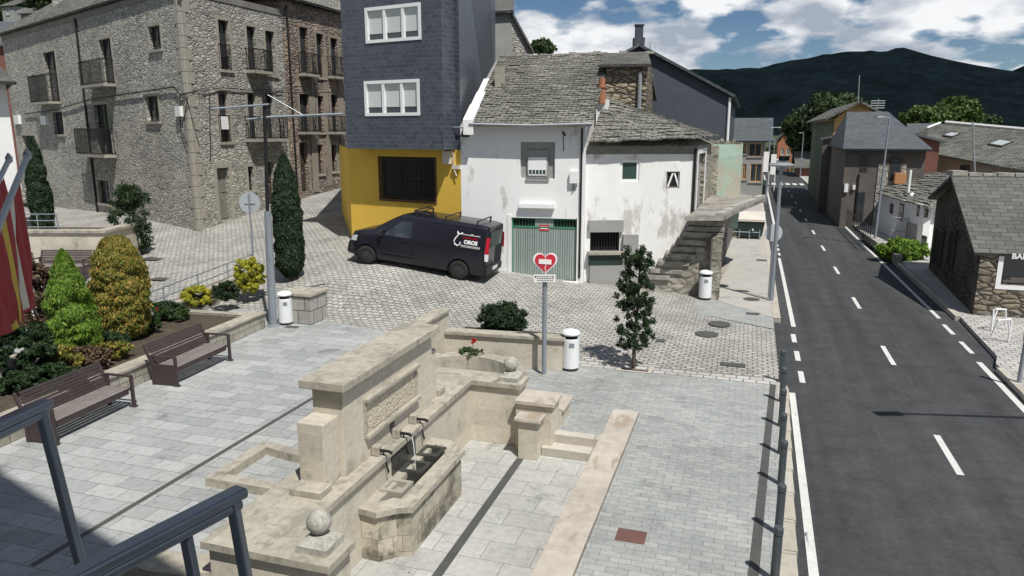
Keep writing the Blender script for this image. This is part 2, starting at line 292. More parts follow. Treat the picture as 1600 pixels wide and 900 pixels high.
class MB:
    def __init__(s): s.v=[]; s.f=[]; s.m=[]; s.mi=0
    def face(s,pts):
        i=len(s.v); s.v+= [Vector(p) for p in pts]; s.f.append(list(range(i,i+len(pts)))); s.m.append(s.mi)
    def box(s,o,dx,dy,dz):
        o,dx,dy,dz=map(Vector,(o,dx,dy,dz)); i=len(s.v)
        s.v+=[o,o+dx,o+dx+dy,o+dy,o+dz,o+dx+dz,o+dx+dy+dz,o+dy+dz]
        fs=[[0,3,2,1],[4,5,6,7],[0,1,5,4],[1,2,6,5],[2,3,7,6],[3,0,4,7]]
        if dx.cross(dy).dot(dz)<0: fs=[f[::-1] for f in fs]
        s.f+=[[i+k for k in f] for f in fs]; s.m+=[s.mi]*6; return s
    def uvbox(s,u0,u1,v0,v1,z0,z1): return s.box(U(u0,v0,z0),U(u1-u0,0),U(0,v1-v0),(0,0,z1-z0))
    def lbox(s,x0,x1,y0,y1,z0,z1): return s.box((x0,y0,z0),(x1-x0,0,0),(0,y1-y0,0),(0,0,z1-z0))
    def prism(s,poly,z0,z1):
        a=sum(poly[i][0]*poly[(i+1)%len(poly)][1]-poly[(i+1)%len(poly)][0]*poly[i][1] for i in range(len(poly)))
        if a<0: poly=poly[::-1]
        n=len(poly); i=len(s.v); s.v+=[Vector((p[0],p[1],z0)) for p in poly]+[Vector((p[0],p[1],z1)) for p in poly]
        s.f+=[list(range(i+n-1,i-1,-1)),list(range(i+n,i+2*n))]+[[i+k,i+(k+1)%n,i+n+(k+1)%n,i+n+k] for k in range(n)]; s.m+=[s.mi]*(n+2); return s
    def slab(s,pts,th):     # thick plate under a planar polygon
        pts=[Vector(p) for p in pts]; nn=(pts[1]-pts[0]).cross(pts[2]-pts[1]).normalized()
        if nn.z<0: pts=pts[::-1]; nn=-nn
        n=len(pts); i=len(s.v); s.v+=[p-nn*th for p in pts]+pts
        s.f+=[list(range(i+n-1,i-1,-1)),list(range(i+n,i+2*n))]+[[i+k,i+(k+1)%n,i+n+(k+1)%n,i+n+k] for k in range(n)]; s.m+=[s.mi]*(n+2); return s
    def tube(s,pts,r,n=8,r2=None):
        pts=[Vector(p) for p in pts]; i0=len(s.v); up=Vector((0,0,1)); k=len(pts)
        for j,p in enumerate(pts):
            d=(pts[min(j+1,k-1)]-pts[max(j-1,0)]).normalized()
            a=d.cross(up if abs(d.z)<.9 else Vector((1,0,0))).normalized(); b=d.cross(a)
            rr=r if r2 is None else r+(r2-r)*j/(k-1)
            for q in range(n):
                t=2*math.pi*q/n; s.v.append(p+a*math.cos(t)*rr+b*math.sin(t)*rr)
        for j in range(k-1):
            for q in range(n):
                a=i0+j*n+q; b=i0+j*n+(q+1)%n
                s.f.append([a,a+n,b+n,b]); s.m.append(s.mi)
        s.f.append([i0+q for q in range(n)]); s.f.append([i0+(k-1)*n+q for q in range(n-1,-1,-1)]); s.m+=[s.mi]*2; return s
    def lathe(s,prof,c,n=20):
        c=Vector(c); i0=len(s.v)
        for r,z in prof:
            for q in range(n):
                t=2*math.pi*q/n; s.v.append(c+Vector((r*math.cos(t),r*math.sin(t),z)))
        for j in range(len(prof)-1):
            for q in range(n):
                a=i0+j*n+q; b=i0+j*n+(q+1)%n; s.f.append([a,b,b+n,a+n]); s.m.append(s.mi)
        s.f.append([i0+q for q in range(n-1,-1,-1)]); s.f.append([i0+(len(prof)-1)*n+q for q in range(n)]); s.m+=[s.mi]*2; return s
    def build(s,name,mat,parent=None,bev=0,smooth=False,world=True):
        off=Vector(parent['_o']) if (parent is not None and world) else Vector((0,0,0))
        me=bpy.data.meshes.new(name); me.from_pydata([v-off for v in s.v],[],s.f); me.update()
        if any(s.m): me.polygons.foreach_set('material_index',s.m)
        boxuv(me,off); o=bpy.data.objects.new(name,me); o['_o']=tuple(off) if world else (0,0,0)
        return finish(o,mat,parent,bev,smooth)
def tag(o,label=None,cat=None,group=None,kind=None):
    for k,v in (('label',label),('category',cat),('group',group),('kind',kind)):
        if v: o[k]=v
    return o
def thing(name,label,cat,loc,rz=0,group=None):
    o=bpy.data.objects.new(name,None); COL.objects.link(o); o.location=loc; o.rotation_euler=(0,0,rz); o.empty_display_size=.2
    o['_o']=tuple(loc); return tag(o,label,cat,group)
def dup(root,loc,rz,label,sc=None):
    r=root.copy(); COL.objects.link(r); r.location=loc; r.rotation_euler=(0,0,rz); r['label']=label; r['_o']=tuple(loc)
    if sc: r.scale=(sc,)*3
    for ch in list(root.children):
        c=ch.copy(); COL.objects.link(c); c.parent=r
        for g in list(ch.children):
            d=g.copy(); COL.objects.link(d); d.parent=c
    return r
def struct(name,mb,mat,bev=0): return tag(mb.build(name,mat,bev=bev),kind='structure')
def textmesh(name,txt,size,mat,parent,mtx,ext=.003,bold=0.):
    c=bpy.data.curves.new('t','FONT'); c.body=txt; c.size=size; c.extrude=ext; c.align_x='CENTER'; c.align_y='CENTER'; c.offset=bold
    o=bpy.data.objects.new('t',c); COL.objects.link(o); bpy.context.view_layer.update()
    me=bpy.data.meshes.new_from_object(o.evaluated_get(bpy.context.evaluated_depsgraph_get())); bpy.data.objects.remove(o)
    me.materials.clear(); me.transform(mtx); boxuv(me); n=bpy.data.objects.new(name,me); return finish(n,mat,parent)

def leaves(P,size,mat,name,parent,nrm=None,asp=.55,up=0.,world=True,jit=.6):
    """many small leaf faces, one mesh"""
    P=np.asarray(P,float); n=len(P)
    if parent is not None and world: P=P-np.array(parent['_o'])
    d=rng.normal(size=(n,3)); 
    if nrm is not None: d=d*jit+nrm
    d/=np.linalg.norm(d,axis=1,keepdims=True)
    t=rng.normal(size=(n,3)); t[:,2]+=up; t-=d*(t*d).sum(1,keepdims=True); t/=np.linalg.norm(t,axis=1,keepdims=True)+1e-9
    b=np.cross(d,t); s=(size*rng.uniform(.6,1.35,n))[:,None]
    V=np.empty((n,4,3)); V[:,0]=P-t*s; V[:,1]=P-b*s*asp+t*s*.1; V[:,2]=P+t*s; V[:,3]=P+b*s*asp+t*s*.1
    me=bpy.data.meshes.new(name); me.vertices.add(4*n); me.vertices.foreach_set('co',V.reshape(-1)); me.loops.add(4*n); me.loops.foreach_set('vertex_index',np.arange(4*n,dtype=np.int32))
    me.polygons.add(n); me.polygons.foreach_set('loop_start',np.arange(0,4*n,4,dtype=np.int32)); me.update(calc_edges=True); me.validate()
    o=bpy.data.objects.new(name,me); return finish(o,mat,parent)
def clumps(c,r,k,per,cr):
    """points gathered in uneven clumps inside an ellipsoid of centre c, radii r"""
    d=rng.normal(size=(k,3)); d/=np.linalg.norm(d,axis=1,keepdims=True); q=d*(rng.uniform(.35,1,k)**.5)[:,None]*np.array(r)+np.array(c)
    pts=[]; nr=[]
    for i in range(k):
        rr=cr*rng.uniform(.55,1.3); e=rng.normal(size=(per,3)); e/=np.linalg.norm(e,axis=1,keepdims=True)
        pts.append(q[i]+e*rr*rng.uniform(.5,1,per)[:,None]*np.array([1,1,.8])); nr.append(e)
    return np.concatenate(pts),np.concatenate(nr)
def spire(c,h,r,n,shape,rough=.16,waves=7):
    """columnar crown: points on a lumpy surface of revolution"""
    z=rng.uniform(0,1,n); th=rng.uniform(0,2*math.pi,n); ph=rng.uniform(0,6,8)
    K=110; bt=rng.uniform(0,2*math.pi,K); bz=rng.uniform(0,1,K); bs=rng.uniform(.7,1.3,K)
    dt=np.abs((th[:,None]-bt+math.pi)%(2*math.pi)-math.pi)*.42; dz=(z[:,None]-bz)*waves*.55+.0
    dd=np.sqrt(dt**2+dz**2)/bs; dm=dd.min(1); rad=shape(z)*(1+rough*.8-rough*3.2*np.minimum(dm/.42,1)**1.5)
    z=z+.04*np.maximum(0,.3-dm)
    rad*=np.where(rng.uniform(0,1,n)<.75,rng.uniform(.86,1.06,n),rng.uniform(.4,.9,n))
    P=np.stack([c[0]+r*rad*np.cos(th),c[1]+r*rad*np.sin(th),c[2]+z*h],1); Nn=np.stack([np.cos(th),np.sin(th),np.full(n,.35)],1)
    return P,Nn
def trunk(root,p,h,r,branches=4,spread=.5,name='trunk',mat=None):
    m=MB(); p=Vector(p); a=[p+Vector((random.uniform(-.04,.04)*h*t,random.uniform(-.04,.04)*h*t,h*t)) for t in (0,.3,.6,1)]
    m.tube(a,r,8,r*.5)
    for k in range(branches):
        t=random.uniform(.35,.95); q=p+Vector((0,0,h*t)); an=random.uniform(0,6.28); e=q+Vector((math.cos(an)*spread,math.sin(an)*spread,spread*.8))
        m.tube([q,(q+e)/2+Vector((0,0,.05)),e],r*.45,6,r*.15)
    return m.build(name,mat or m_bark,root)

# ---------------------------------------------------------------- ground, road, paving
mb=MB(); mb.face([(-9000,-2000,-.5),(9000,-2000,-.5),(9000,12000,-.5),(-9000,12000,-.5)]); struct('ground',mb,m_grass)
us=list(np.arange(-14,1.0,.6))+[.98]; us=[-90,-75,-60,-50,-44,-38,-33,-28,-24,-21,-18,-16]+us
vs=[16.2]+list(np.arange(17.1,36,.6))+list(np.arange(36,60,2.))+[60,70,80,100,130]
mb=MB(); idx={}
for i,u in enumerate(us):
    for j,v in enumerate(vs):
        p=U(u,v); z=tz(p.x,p.y)
        if v<=vb(max(u,-14.5)): z=-.03
        idx[i,j]=len(mb.v); mb.v.append(Vector((p.x,p.y,z)))
for i in range(len(us)-1):
    for j in range(len(vs)-1):
        mb.f.append([idx[i,j],idx[i+1,j],idx[i+1,j+1],idx[i,j+1]]); mb.m.append(0)
o=struct('street_cobbles',mb,m_cob)
for p in o.data.polygons: p.use_smooth=True
def sheet(name,poly,z,mat,th=None):
    m=MB()
    if th: m.prism([tuple(U(u,v))[:2] for u,v in poly],z-th,z)
    else: m.face([U(u,v,z) for u,v in poly])
    return struct(name,m,mat)
def ul(v): return .94+.027*(min(v,17.6)-9)     # kerb line beside the plaza
sheet('plaza_paving',[(-26,-8),(-5.6,-8),(-5.6,vb(-5.6)),(-12.4,vb(-12.4)),(-14.5,vb(-14.5)),(-26,vb(-14.5))],0,m_slab,.3)
sheet('plaza_paving_back',[(-5.6,13.14),(-2.4,13.14),(-2.4,17.2),(-4,17.22),(-5.6,vb(-5.6))],0,m_slab2,.3)
sheet('plaza_paving_street_side',[(-1.86,-8),(ul(0)-.24,-8),(ul(17.2)-.24,17.2),(-2.4,17.2),(-2.4,14.5),(-1.86,14.5)],0,m_slab2,.3)
sheet('sunken_floor',[(-5.6,2),(-2.3,2),(-2.3,13.3),(-5.6,13.3)],-.34,m_floor,.1)
sheet('road',[(.6,-12),(9.5,-12),(9.5,15),(7,30),(7,112),(-3,160),(.6,112)],-.12,m_asph)
mb=MB()
for v in np.arange(-8,16.9,.9): mb.box(U(ul(v)-.24,v,-.2),U(.24,0),U(.0,.885),(0,0,.205))
for k in range(3):
    mb.prism([tuple(U(ul(17)-.24,16.96+.2*k))[:2],tuple(U(ul(17)-.0-.05*k*k,16.96+.2*k))[:2],tuple(U(ul(17)-.05*(k+1)**2,17.15+.2*k))[:2],tuple(U(ul(17)-.24,17.15+.2*k))[:2]],-.2,.005-.001*k)
struct('kerb_plaza',mb,m_kerb,.01)
mb=MB()
for v in np.arange(23.7,108,1.): mb.uvbox(.98,1.2,v,v+.985,-.2,.035)
struct('kerb_street_far',mb,m_kerb,.01)
mb=MB(); mb.prism([tuple(U(*p))[:2] for p in ((-1.0,25.9),(.98,23.7),(.98,110),(-2.6,110),(-2.6,34),(-.6,33.5))],-.2,.03); struct('pavement_far',mb,m_conc)
mb=MB(); mb.prism([tuple(U(*p))[:2] for p in ((-2.2,24.0),(.97,22.3),(.97,23.69),(-1.0,25.88),(-2.2,25.6))],-.2,.028); struct('pavement_ramp',mb,m_slab2)
# granite sett band between plaza and street
mb=MB(); mb.face([U(-5.5,vb(-5.5)-.02,.006),U(-4,17.2,.006),U(.98,17.2,.006),U(.98,17.62,.012),U(-4,17.62,.012),U(-5.5,vb(-5.5)+.4,.02)]); struct('sett_band',mb,m_cobt)
# right pavement
mb=MB(); mb.prism([tuple(U(*p))[:2] for p in ((6.42,21.3),(6.6,25.6),(6.7,30),(6.55,60),(6.3,112),(16,112),(16,5),(6.0,5),(6.1,14),(6.2,20.6))],-.3,0.); struct('pavement_right',mb,m_cobt)
mb=MB()
for v in np.arange(5,20.2,.95): mb.uvbox(5.93+.012*(v-5),6.12+.012*(v-5),v,v+.94,-.2,.012)
for v in np.arange(25.7,110,1.): 
    a=6.45-(.003*(v-25)) ; mb.uvbox(a,a+.2,v,v+.985,-.2,.03)
struct('kerb_right',mb,m_kerb,.01)
mb=MB(); mb.prism([tuple(U(*p))[:2] for p in ((6.7,26.5),(6.6,60),(8.6,60),(7.5,26.5))],-.2,.012); struct('pavement_right_concrete',mb,m_conc)
# road markings
def mark(m,u0,u1,v0,v1,du=0): m.face([U(u0,v0,-.114),U(u1,v0,-.114),U(u1+du,v1,-.114),U(u0+du,v1,-.114)])
mb=MB()
for k in range(12): v=13.66-6.5+6.45*k; mark(mb,3.75,3.87,v,v+1.8)
mark(mb,ul(0)+.22,ul(0)+.35,-8,17.1,.25)
for a,b in ((17.9,18.8),(19.7,20.6),(21.5,22.4)): mark(mb,1.44,1.57,a,b)
mark(mb,1.50,1.63,23.3,36.4)
for k in range(5): mark(mb,1.55,1.66,37.2+1.5*k,38.0+1.5*k)
mark(mb,1.6,1.75,46,108,.2)
mark(mb,5.72,5.86,3,21.0,.15)
for a,b in ((21.8,23.0),(23.8,25.0)): mark(mb,5.93,6.05,a,b)
mark(mb,5.98,6.1,25.8,84,-.3)
for k in range(6): mark(mb,1.7+.75*k,2.15+.75*k,88.5,91.5)
struct('road_markings',mb,m_line)
# drain channels
mb=MB(); mb.face([U(-8.90,6.5,.004),U(-8.80,6.5,.004),U(-8.70,19,.004),U(-8.80,19,.004)]); mb.uvbox(-3.86,-3.72,2,12.36,-.36,-.334)
mb.face([U(.24,8.0,.004),U(.38,8.0,.004),U(.98-.1,17.2,.004),U(.75,17.2,.004)]); mb.face([U(-.05,-2,.004),U(.1,-2,.004),U(.38,8.0,.004),U(.24,8.0,.004)]); struct('drain_channel',mb,m_cover)

def cover(name,px,py,a,b,mat,label,rnd=False,z=.012):
    p=gp(px,py); z0=p.z+z
    m=MB()
    if rnd: m.lathe([(a,-.02),(a,.0),(a-.03,.003)],(p.x,p.y,z0),20)
    else: m.prism([(p.x+U(i,j).x,p.y+U(i,j).y) for i,j in ((-a,-b),(a,-b),(a,b),(-a,b))],z0-.02,z0)
    tag(m.build(name,mat),label,'manhole cover','manhole covers in the paving')
cover('manhole_cover',986,838,.21,.17,m_coverr,'rusty rectangular cover set in the grey pavers near the kerb',z=.006)
cover('manhole_cover',1145,571,.3,.14,m_cover,'dark rectangular grate beside the sett band at the foot of the bollards',z=.03)
cover('manhole_cover',1104,523,.33,.3,m_cover,'round iron cover in the cobbles, nearer of the two by the stair',True,z=.03)
cover('manhole_cover',1124,508,.33,.3,m_cover,'round iron cover in the paving, between the grate and the nearer round cover',True,z=.05)
cover('manhole_cover',1176,492,.2,.12,m_cover,'small rectangular cover in the paving below the slim grey post',z=.05)
cover('manhole_cover',1174,469,.28,.25,m_cover,'round cover beside the foot of the slim grey post',True,z=.04)
cover('manhole_cover',1190,408,.22,.2,m_cover,'small dark cover in the concrete pavement behind the stair',z=.045)
cover('manhole_cover',1032,533,.12,.12,m_cover,'small square cover in the cobbles right of the young tree',z=.03)
cover('manhole_cover',250,437,.3,.2,m_cover,'dark rectangular cover in the upper street behind the railing',z=.04)
cover('manhole_cover',240,405,.45,.3,m_cover,'dark square tree grate below the small tree by the stone house',z=.04)
cover('manhole_cover',456,511,.22,.12,m_cover,'small dark cover at the foot of the white bin by the lamp post',z=.006)

# ---------------------------------------------------------------- mountains
def ridge(name,prof,Yr,depth,base,seed,mat):
    r=random.Random(seed); m=MB(); rows=14; cols=[]
    X=[]; Z=[]
    pts=[deep(px,py,Yr) for px,py in prof]
    n=220
    xs=[p.x for p in pts]; zs=[p.z for p in pts]
    xx=np.linspace(xs[0],xs[-1],n); zz=np.interp(xx,xs,zs)
    zz=np.convolve(np.pad(zz,1,'edge'),[.15,.7,.15],'valid')
    zz+=np.array([r.uniform(-1,1)*Yr*.0012 for _ in xx])
    ph=[r.uniform(0,6) for _ in range(4)]
    for j in range(rows+1):
        t=j/rows
        for i in range(n):
            x=xx[i]; k=1-t
            z=base+(zz[i]-base)*k**1.25+math.sin(x*.018+ph[0]+t*3)*(zz[i]-base)*.07*math.sin(math.pi*t)+math.sin(x*.047+ph[1])*(zz[i]-base)*.04*math.sin(math.pi*t)
            y=Yr-depth*t+math.sin(x*.012+ph[2])*depth*.05*math.sin(math.pi*t)
            m.v.append(Vector((x,y,z)))
    for j in range(rows):
        for i in range(n-1): a=j*n+i; m.f.append([a,a+n,a+n+1,a+1]); m.m.append(0)
    b0=len(m.v)
    for i in range(n): m.v.append(Vector((xx[i],Yr+depth*.8,base)))
    for i in range(n-1): m.f.append([b0+i,i,i+1,b0+i+1]); m.m.append(0)
    o=struct(name,m,mat)
    for p in o.data.polygons: p.use_smooth=True
ridge('mountain',[(-900,120),(200,60),(600,95),(900,110),(1040,112),(1100,108),(1180,107),(1250,92),(1320,80),(1375,80),(1398,77),(1410,73),(1424,80),(1440,90),(1490,115),(1540,140),(1620,190),(1800,215)],2400,1400,-20,3,m_mount)
ridge('mountain_right',[(1440,205),(1500,165),(1536,138),(1565,122),(1600,104),(1700,60),(2000,-10),(2500,60)],1900,1100,-20,5,m_mount)
ridge('hillside',[(-1200,-90),(-500,-70),(-150,-55),(100,-45),(300,-30),(480,10),(620,150),(760,200)],260,170,2.,9,m_grass)

# ---------------------------------------------------------------- building helpers
class Wall:
    """vertical wall from a to b (plan points); outside is the side facing the camera"""
    def __init__(s,a,b):
        s.a=Vector((a[0],a[1],0)); s.b=Vector((b[0],b[1],0)); s.d=(s.b-s.a); s.len=s.d.length; s.d/=s.len
        n=Vector((s.d.y,-s.d.x,0))
        if n.dot(-s.a)<0: n=-n
        s.n=n
    def hit(s,px,py):
        r=ray(px,py); t=(s.a-Vector((0,0,CH))).dot(s.n)/r.dot(s.n); p=Vector((0,0,CH))+r*t
        return (p-s.a).dot(s.d),p.z
    def P(s,q,z,o=0.): return s.a+s.d*q+s.n*o+Vector((0,0,z))
    def rect(s,x0,y0,x1,y1):
        a=s.hit(x0,(y0+y1)/2)[0]; b=s.hit(x1,(y0+y1)/2)[0]; c=s.hit((x0+x1)/2,y0)[1]; d=s.hit((x0+x1)/2,y1)[1]
        return (min(a,b),max(a,b),min(c,d),max(c,d))
    def panel(s,m,q0,q1,z0,z1,holes=(),rev=.22):
        qs=sorted({q0,q1,*[v for h in holes for v in h[:2] if q0<v<q1]}); zs=sorted({z0,z1,*[v for h in holes for v in h[2:4] if z0<v<z1]})
        fl=(s.d.cross(Vector((0,0,1)))).dot(s.n)<0
        def add(p): m.face(p[::-1] if fl else p)
        for i in range(len(qs)-1):
            for j in range(len(zs)-1):
                a,b,c,d=qs[i],qs[i+1],zs[j],zs[j+1]; mq,mz=(a+b)/2,(c+d)/2
                if any(h[0]<mq<h[1] and h[2]<mz<h[3] for h in holes): continue
                add([s.P(a,c),s.P(b,c),s.P(b,d),s.P(a,d)])
        for h in holes:
            a,b,c,d=h[:4]
            add([s.P(a,c),s.P(a,c,-rev),s.P(b,c,-rev),s.P(b,c)][::-1]); add([s.P(a,d),s.P(b,d),s.P(b,d,-rev),s.P(a,d,-rev)][::-1])
            add([s.P(a,c),s.P(a,d),s.P(a,d,-rev),s.P(a,c,-rev)][::-1]); add([s.P(b,c),s.P(b,c,-rev),s.P(b,d,-rev),s.P(b,d)][::-1])
    def bx(s,m,q0,q1,z0,z1,o0,o1): m.box(s.P(q0,z0,o0),s.d*(q1-q0),s.n*(o1-o0),(0,0,z1-z0)); return m
def window(root,W,h,rev=.2,fm=m_wood,gm=m_glass,mull=1,fw=.06,sill=None,trim=None,tw=.16,name='window',trans=0,back=True):
    a,b,c,d=h; m=MB()
    for q0,q1,z0,z1 in ((a,a+fw,c,d),(b-fw,b,c,d),(a+fw,b-fw,c,c+fw),(a+fw,b-fw,d-fw,d)): W.bx(m,q0,q1,z0,z1,-rev,-rev+.06)
    for k in range(mull): q=a+(b-a)*(k+1)/(mull+1); W.bx(m,q-fw*.4,q+fw*.4,c+fw,d-fw,-rev+.002,-rev+.055)
    for k in range(trans): z=c+(d-c)*(k+1)/(trans+1); W.bx(m,a+fw,b-fw,z-.02,z+.02,-rev+.004,-rev+.05)
    f=m.build(name,fm,root); g=MB(); W.bx(g,a+fw*.5,b-fw*.5,c+fw*.5,d-fw*.5,-rev-.02,-rev+.02); g.build('pane',gm,f)
    if sill: m=MB(); W.bx(m,a-.12,b+.12,c-.12,c-.002,-.1,.09); m.build('sill',sill,f)
    if trim:
        m=MB(); W.bx(m,a-tw,a-.002,c-.1,d+tw,-.1,.025); W.bx(m,b+.002,b+tw,c-.1,d+tw,-.1,.025); W.bx(m,a,b,d+.002,d+tw,-.1,.024); m.build('surround',trim,f)
    return f
def door(root,W,h,mat=m_wood,rev=.22,trim=None):
    a,b,c,d=h; m=MB(); W.bx(m,a,b,c,d,-rev-.05,-rev); n=2
    for k in range(n): W.bx(m,a+.06+(b-a)*k/n,a-.06+(b-a)*(k+1)/n,c+.1,(c+d)/2,-rev,-rev+.03); W.bx(m,a+.06+(b-a)*k/n,a-.06+(b-a)*(k+1)/n,(c+d)/2+.1,d-.1,-rev,-rev+.03)
    o=m.build('door',mat,root); m=MB(); q=(a+b)/2+.05; W.bx(m,q,q+.03,c+1,c+1.15,-rev+.03,-rev+.07); m.build('handle',m_steel,o)
    if trim: m=MB(); W.bx(m,a-.18,a-.002,c,d+.18,-.1,.03); W.bx(m,b+.002,b+.18,c,d+.18,-.1,.03); W.bx(m,a,b,d+.002,d+.18,-.1,.028); m.build('surround',trim,o)
    return o
def balcony(root,W,r,depth=.65,slab=m_quoin):
    a,b,c,d=r; m=MB(); W.bx(m,a,b,c-.14,c,.0,depth); o=m.build('balcony',slab,root)
    m=MB(); 
    for z in (c+.08,d): W.bx(m,a+.03,b-.03,z-.02,z+.02,depth-.06,depth-.02)
    for q in (a+.03,b-.07):
        for z in (c+.08,d): W.bx(m,q,q+.04,z-.02,z+.02,0,depth-.06)
        for k in range(5): W.bx(m,q+.01,q+.03,c,d,.06+k*.12,.08+k*.12)
    n=max(4,int((b-a)/.11))
    for k in range(n+1): q=a+.04+(b-a-.08)*k/n; W.bx(m,q-.009,q+.009,c,d,depth-.05,depth-.03)
    m.build('balustrade',m_black,o); return o
def pipe(root,pts,r=.05,mat=m_steel,name='downpipe'): return MB().tube(pts,r,8).build(name,mat,root)

# ---------------------------------------------------------------- stone house (left)
C=Vector((-14.9,34.8,0)); Lf=Vector((-34.9,52.8,0)); R1=Vector((-12.4,41.7,0)); R2=Vector((-8.9,51.5,0))
W1=Wall(C,Lf); W2=Wall(C,R1); W3=Wall(R1,R2)
H=thing('stone_house','large three storey rubble stone house with iron balconies on the left corner','house',(C.x,C.y,1.0))
ZE=12.1
def rr(W,*a): return W.rect(*a)
h1=[rr(W1,158,60,176,132),rr(W1,72,80,90,160),rr(W1,233,40,251,78),rr(W1,150,163,172,240),rr(W1,229,150,248,190),rr(W1,84,175,99,210),rr(W1,154,282,172,318),rr(W1,40,212,60,296)]
h2=[rr(W2,343,32,359,109),rr(W2,387,42,401,112),rr(W2,416,49,430,117),rr(W2,343,143,358,222),rr(W2,388,145,401,216),rr(W2,416,145,428,216),rr(W2,341,262,360,345),rr(W2,388,260,397,298),rr(W2,417,253,430,320)]
m=MB(); W1.panel(m,0,W1.len,-.5,ZE,h1,.3); W2.panel(m,0,W2.len,-.5,ZE,h2,.3)
bk=[Lf+Vector((4,9,0)),R1+Vector((-8,10,0))]
m.face([Lf+Vector((0,0,-.5)),bk[0]+Vector((0,0,-.5)),bk[0]+Vector((0,0,ZE)),Lf+Vector((0,0,ZE))]); m.face([R1+Vector((0,0,9)),bk[1]+Vector((0,0,9)),bk[1]+Vector((0,0,ZE)),R1+Vector((0,0,ZE))])
m.build('wall',m_rub,H)
m=MB(); W1.bx(m,-.005,W1.len+.02,ZE-.3,ZE+.0,-.2,.04); W2.bx(m,-.0,W2.len-.02,ZE-.3,ZE,-.2,.04); m.build('cornice',m_woodg,H)
# quoins at corner
m=MB()
for k in range(22):
    z=.6+k*.52; q=.55 if k%2 else .32
    W1.bx(m,-.03,q,z,z+.5,-.1,.03); W2.bx(m,-.03,.87-q,z,z+.5,-.1,.032)
m.build('quoins',m_quoin,H)
def hiproof(root,foot,z,h,over,mat,ridge_t=(.3,.7),th=.14):
    c=sum((Vector(p) for p in foot),Vector((0,0,0)))/4; f=[]
    for p in foot: d=Vector(p)-c; f.append(c+d*(1+over/d.length)+Vector((0,0,z-c.z)))
    a=(f[0]+f[3])/2; b=(f[1]+f[2])/2; ra=a.lerp(b,ridge_t[0])+Vector((0,0,h)); rb=a.lerp(b,ridge_t[1])+Vector((0,0,h))
    m=MB()
    for pl in ((f[0],f[1],rb,ra),(f[1],f[2],rb),(f[2],f[3],ra,rb),(f[3],f[0],ra)): m.slab(pl,th)
    return m.build('roof',mat,root)
def gableroof(root,foot,z,h,over,mat,th=.14,zb=None):
    # foot: front-left, front-right, back-right, back-left ; ridge parallel to front
    fl,fr,br,bl=[Vector((p[0],p[1],0)) for p in foot]; dd=(fr-fl).normalized(); dn=((fl-bl).normalized())
    fl=fl-dd*over+dn*over; fr=fr+dd*over+dn*over; bl=bl-dd*over-dn*over; br=br+dd*over-dn*over
    ra=(fl+bl)/2; rb=(fr+br)/2; m=MB(); Z=lambda p,zz:Vector((p.x,p.y,zz))
    m.slab((Z(fl,z),Z(fr,z),Z(rb,z+h),Z(ra,z+h)),th); m.slab((Z(br,z),Z(bl,z),Z(ra,z+h),Z(rb,z+h)),th)
    return m.build('roof',mat,root)
rf=hiproof(H,[C,Lf,bk[0]+Vector((2,4,0)),R1+Vector((-3,6,0))],ZE+.12,4.6,.62,m_roof,(.25,.8))
for px,py,s in ((128,22,.45),(60,30,.4)):
    p=W1.P(W1.hit(px,60)[0],0,-1.6); m=MB(); m.lbox(p.x-s,p.x+s,p.y-s,p.y+s,ZE+.3,ZE+2.3); m.lbox(p.x-s-.08,p.x+s+.08,p.y-s-.08,p.y+s+.08,ZE+2.3,ZE+2.42); m.build('chimney',m_rub,rf)
for i,h in enumerate(h1):
    if i in (0,1,3): window(H,W1,h,.25,m_wood,m_glass,1,trim=m_quoin,trans=1)
    elif i==7: door(H,W1,h,m_wood,.28,m_quoin)
    else: window(H,W1,h,.22,m_wood,m_glass,1,sill=m_quoin,trim=m_quoin,trans=2 if i==6 else 1)
balcony(H,W1,rr(W1,142,95,180,133)); balcony(H,W1,rr(W1,135,201,180,241)); balcony(H,W1,rr(W1,62,118,92,160))
for i,h in enumerate(h2):
    if i==6: door(H,W2,h,m_woodg,.25,m_quoin)
    elif i==8: door(H,W2,h,m_wood,.25,m_quoin)
    else: window(H,W2,h,.25,m_wood,m_glass,1,trim=m_quoin,sill=m_quoin,trans=1)
balcony(H,W2,rr(W2,383,78,413,111),.5); balcony(H,W2,rr(W2,382,183,437,217),.55)
for r in (rr(W2,342,70,360,106),rr(W2,342,180,359,220)):
    m=MB(); 
    for k in range(9): q=r[0]+(r[1]-r[0])*k/8; W2.bx(m,q-.01,q+.01,r[2],r[3],.02,.04)
    for z in (r[2],r[3]): W2.bx(m,r[0],r[1],z-.02,z+.02,.018,.045)
    m.build('window_guard',m_black,H)
q,_=W1.hit(139,200); pipe(H,[W1.P(q,.9,.07),W1.P(q,ZE-.2,.07)],.06,m_black)
# cables along the facade
m=MB()
def cable(m,W,pts,o=.09,r=.022): m.tube([W.P(*W.hit(x,y),o) for x,y in pts],r,5)
cable(m,W1,[(40,178),(90,172),(140,156),(200,147),(274,136),(284,148),(310,143)],r=.035); cable(m,W2,[(312,143),(345,137),(400,142),(440,143)]); cable(m,W1,[(284,148),(285,200),(296,230)]); cable(m,W1,[(297,150),(290,190)]); cable(m,W2,[(325,148),(327,250)])
m.build('cable',m_black,H)
for x0,y0,x1,y1 in ((279,166,287,182),(68,181,76,195),(26,180,33,194)): m=MB(); W1.bx(m,*rr(W1,x0,y0,x1,y1),0,.18); m.build('meter_box',m_wsig,H)
m=MB(); W2.bx(m,*rr(W2,344,182,355,202),.06,.08); m.build('sale_poster',m_wsig,H)
m=MB()
for k in range(3): W1.bx(m,h1[7][0]-.5,h1[7][1]+.5,h1[7][2]-.25*(k+1),h1[7][2]-.25*k,-.1,.35*(k+1))
m.build('doorstep',m_quoin,H)

